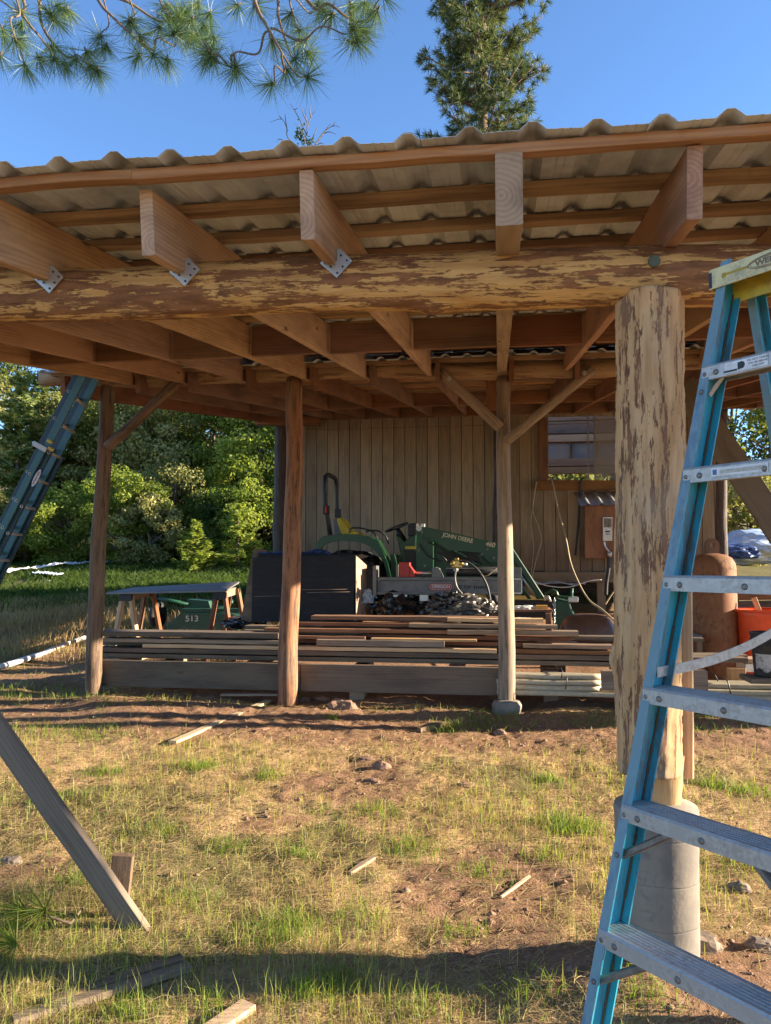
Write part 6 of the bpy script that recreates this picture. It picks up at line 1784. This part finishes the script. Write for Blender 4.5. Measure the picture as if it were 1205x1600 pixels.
# seed stems and taller blades
P = scatter(34000, (-5.5, 5.5), (1.7, 6.6), lambda x, y: lawn(x, y) * .6, r_)
n = len(P)
blades('tall_grass', P, r_.uniform(.06, .15, n), .0026 * r_.uniform(.7, 1.3, n) * np.clip(P[:, 1] / 4, .8, 1.5), r_.uniform(.0, .05, n), M_['grass'], np.clip(r_.uniform(.3, .95, n), 0, 1), 'taller pale stems standing above the lawn', r_)
# tufts
TC_ = []
for (px, py, sp, k) in ((310, 1200, .10, 240), (160, 1210, .10, 160), (420, 1215, .08, 120), (640, 1330, .12, 240), (880, 1290, .13, 300), (900, 1300, .10, 200), (430, 1470, .12, 260), (455, 1450, .08, 160), (560, 1440, .1, 120), (720, 1460, .08, 120), (1170, 1240, .15, 260), (1110, 1230, .07, 140), (1170, 1350, .12, 200), (860, 1220, .06, 120), (470, 1340, .06, 120), (530, 1545, .08, 200), (480, 1560, .06, 160), (335, 1575, .04, 70), (200, 1590, .06, 120), (660, 1590, .1, 160), (140, 1150, .25, 260), (60, 1145, .2, 160), (760, 1130, .25, 340), (700, 1140, .15, 200), (1100, 1130, .3, 240), (930, 1130, .2, 160), (460, 1090, .07, 60), (170, 1100, .12, 70), (520, 1125, .03, 60), (115, 1380, .10, 140), (95, 1250, .12, 160), (360, 1330, .1, 120), (250, 1300, .1, 120), (1000, 1560, .1, 140), (820, 1560, .1, 160), (590, 1270, .12, 160), (750, 1370, .12, 160), (850, 1340, .1, 120), (300, 1410, .1, 140)):
    c0 = on_ground(px, py)
    for _ in range(k): TC_.append((c0.x + r_.normal() * sp * .8, c0.y + r_.normal() * sp * .6))
TC_ = np.array(TC_); P = np.stack([TC_[:, 0], TC_[:, 1], gz(TC_[:, 0], TC_[:, 1])], 1); n = len(P)
blades('grass_tufts', P, r_.uniform(.025, .085, n), .0032 * r_.uniform(.7, 1.4, n) * np.clip(P[:, 1] / 4, .9, 1.5), r_.uniform(.01, .07, n), M_['grass'], np.clip(r_.normal(.28, .17, n), 0, 1), 'fresh green tufts scattered over the lawn', r_)
# straw litter
P = scatter(630000, (-5.5, 5.5), (1.7, 7.6), lambda x, y: np.clip(.76 - .66 * bare_f(x, y), .09, 1) * (.35 + .9 * vnoise(x, y, 3.1, 90)), r_)
n = len(P)
straws('straw_litter', P, r_.uniform(.02, .12, n), .0020 * r_.uniform(.6, 1.5, n) * np.clip(P[:, 1] / 4, .8, 1.7), M_['straw'], np.clip(r_.normal(.5, .25, n), 0, 1), 'dry straw and cut stems lying over the soil', r_)
# clods on the soil
P = scatter(15000, (-5.5, 5.5), (2.2, 7.5), lambda x, y: np.clip(bare_f(x, y), .02, 1) * .8, r_)
n = len(P); s_ = r_.gamma(2, .0032, n) + .002
base = np.array([(1, 0, 0), (0, 1, 0), (-1, 0, 0), (0, -1, 0), (0, 0, .8), (0, 0, -.8)], float)
jit = r_.uniform(.6, 1.3, (n, 6, 1))
V = (P[:, None, :] + base[None] * jit * s_[:, None, None]).reshape(-1, 3)
tri = np.array([(0, 1, 4), (1, 2, 4), (2, 3, 4), (3, 0, 4), (1, 0, 5), (2, 1, 5), (3, 2, 5), (0, 3, 5)])
Fq = (np.arange(n)[:, None, None] * 6 + tri[None]).reshape(-1, 3)
o = mesh_np('soil_clods', V, Fq, M_['rock'], None, None, 'stuff'); tag(o, 'small clods and stones on the bare soil', 'soil clods')
# left yard: dead grass and ground cover
dead = lambda x, y: np.clip((fbm(x, y, .5, 81, 3) - .36) * 4, 0, 1) * (y > 9.2) * (y < 15.5) * (1 - (x > -3.2) * (y < 16) * 1.0)
P = scatter(110000, (-16, 1), (9, 19), dead, r_, False, 60); n = len(P)
blades('dead_grass', P, r_.uniform(.05, .24, n), .009 * r_.uniform(.6, 1.4, n), r_.uniform(.02, .14, n), M_['straw'], np.clip(r_.normal(.25, .22, n), 0, 1), 'pale dead grass in the shaded yard on the left', r_)
grn = lambda x, y: np.clip((fbm(x, y, .6, 85, 3) - .25) * 3, .1, 1) * np.clip((y - 13.4 + .2 * (x + 8)) / 1.5, 0, 1) * (1 - (y < 18) * (x > -2.6) * (x < 4.6))
P = scatter(210000, (-20, 4), (13, 27), grn, r_, False, 60); n = len(P)
blades('bank_grass', P, r_.uniform(.05, .24, n), .032 * r_.uniform(.5, 1.6, n), r_.uniform(.08, .28, n), M_['leaf_dark'], np.clip(r_.normal(.18, .2, n), 0, 1), 'green ground cover on the bank below the woods', r_)
P = scatter(30000, (-9, -3), (7, 12), lambda x, y: np.clip((fbm(x, y, .8, 87, 3) - .42) * 4, .04, 1), r_, False, 60); n = len(P)
blades('yard_grass', P, r_.uniform(.02, .09, n), .005 * r_.uniform(.6, 1.4, n), r_.uniform(.01, .05, n), M_['grass'], np.clip(r_.normal(.4, .25, n), 0, 1), 'thin grass beside the white strip at the left', r_)
P = scatter(40000, (-12, -3), (7, 13), lambda x, y: .7 + 0 * x, r_, False, 60); n = len(P)
straws('yard_straw', P, r_.uniform(.03, .14, n), .005 * r_.uniform(.6, 1.5, n), M_['straw'], np.clip(r_.normal(.35, .25, n), 0, 1), 'dry litter over the shaded yard at the left', r_)
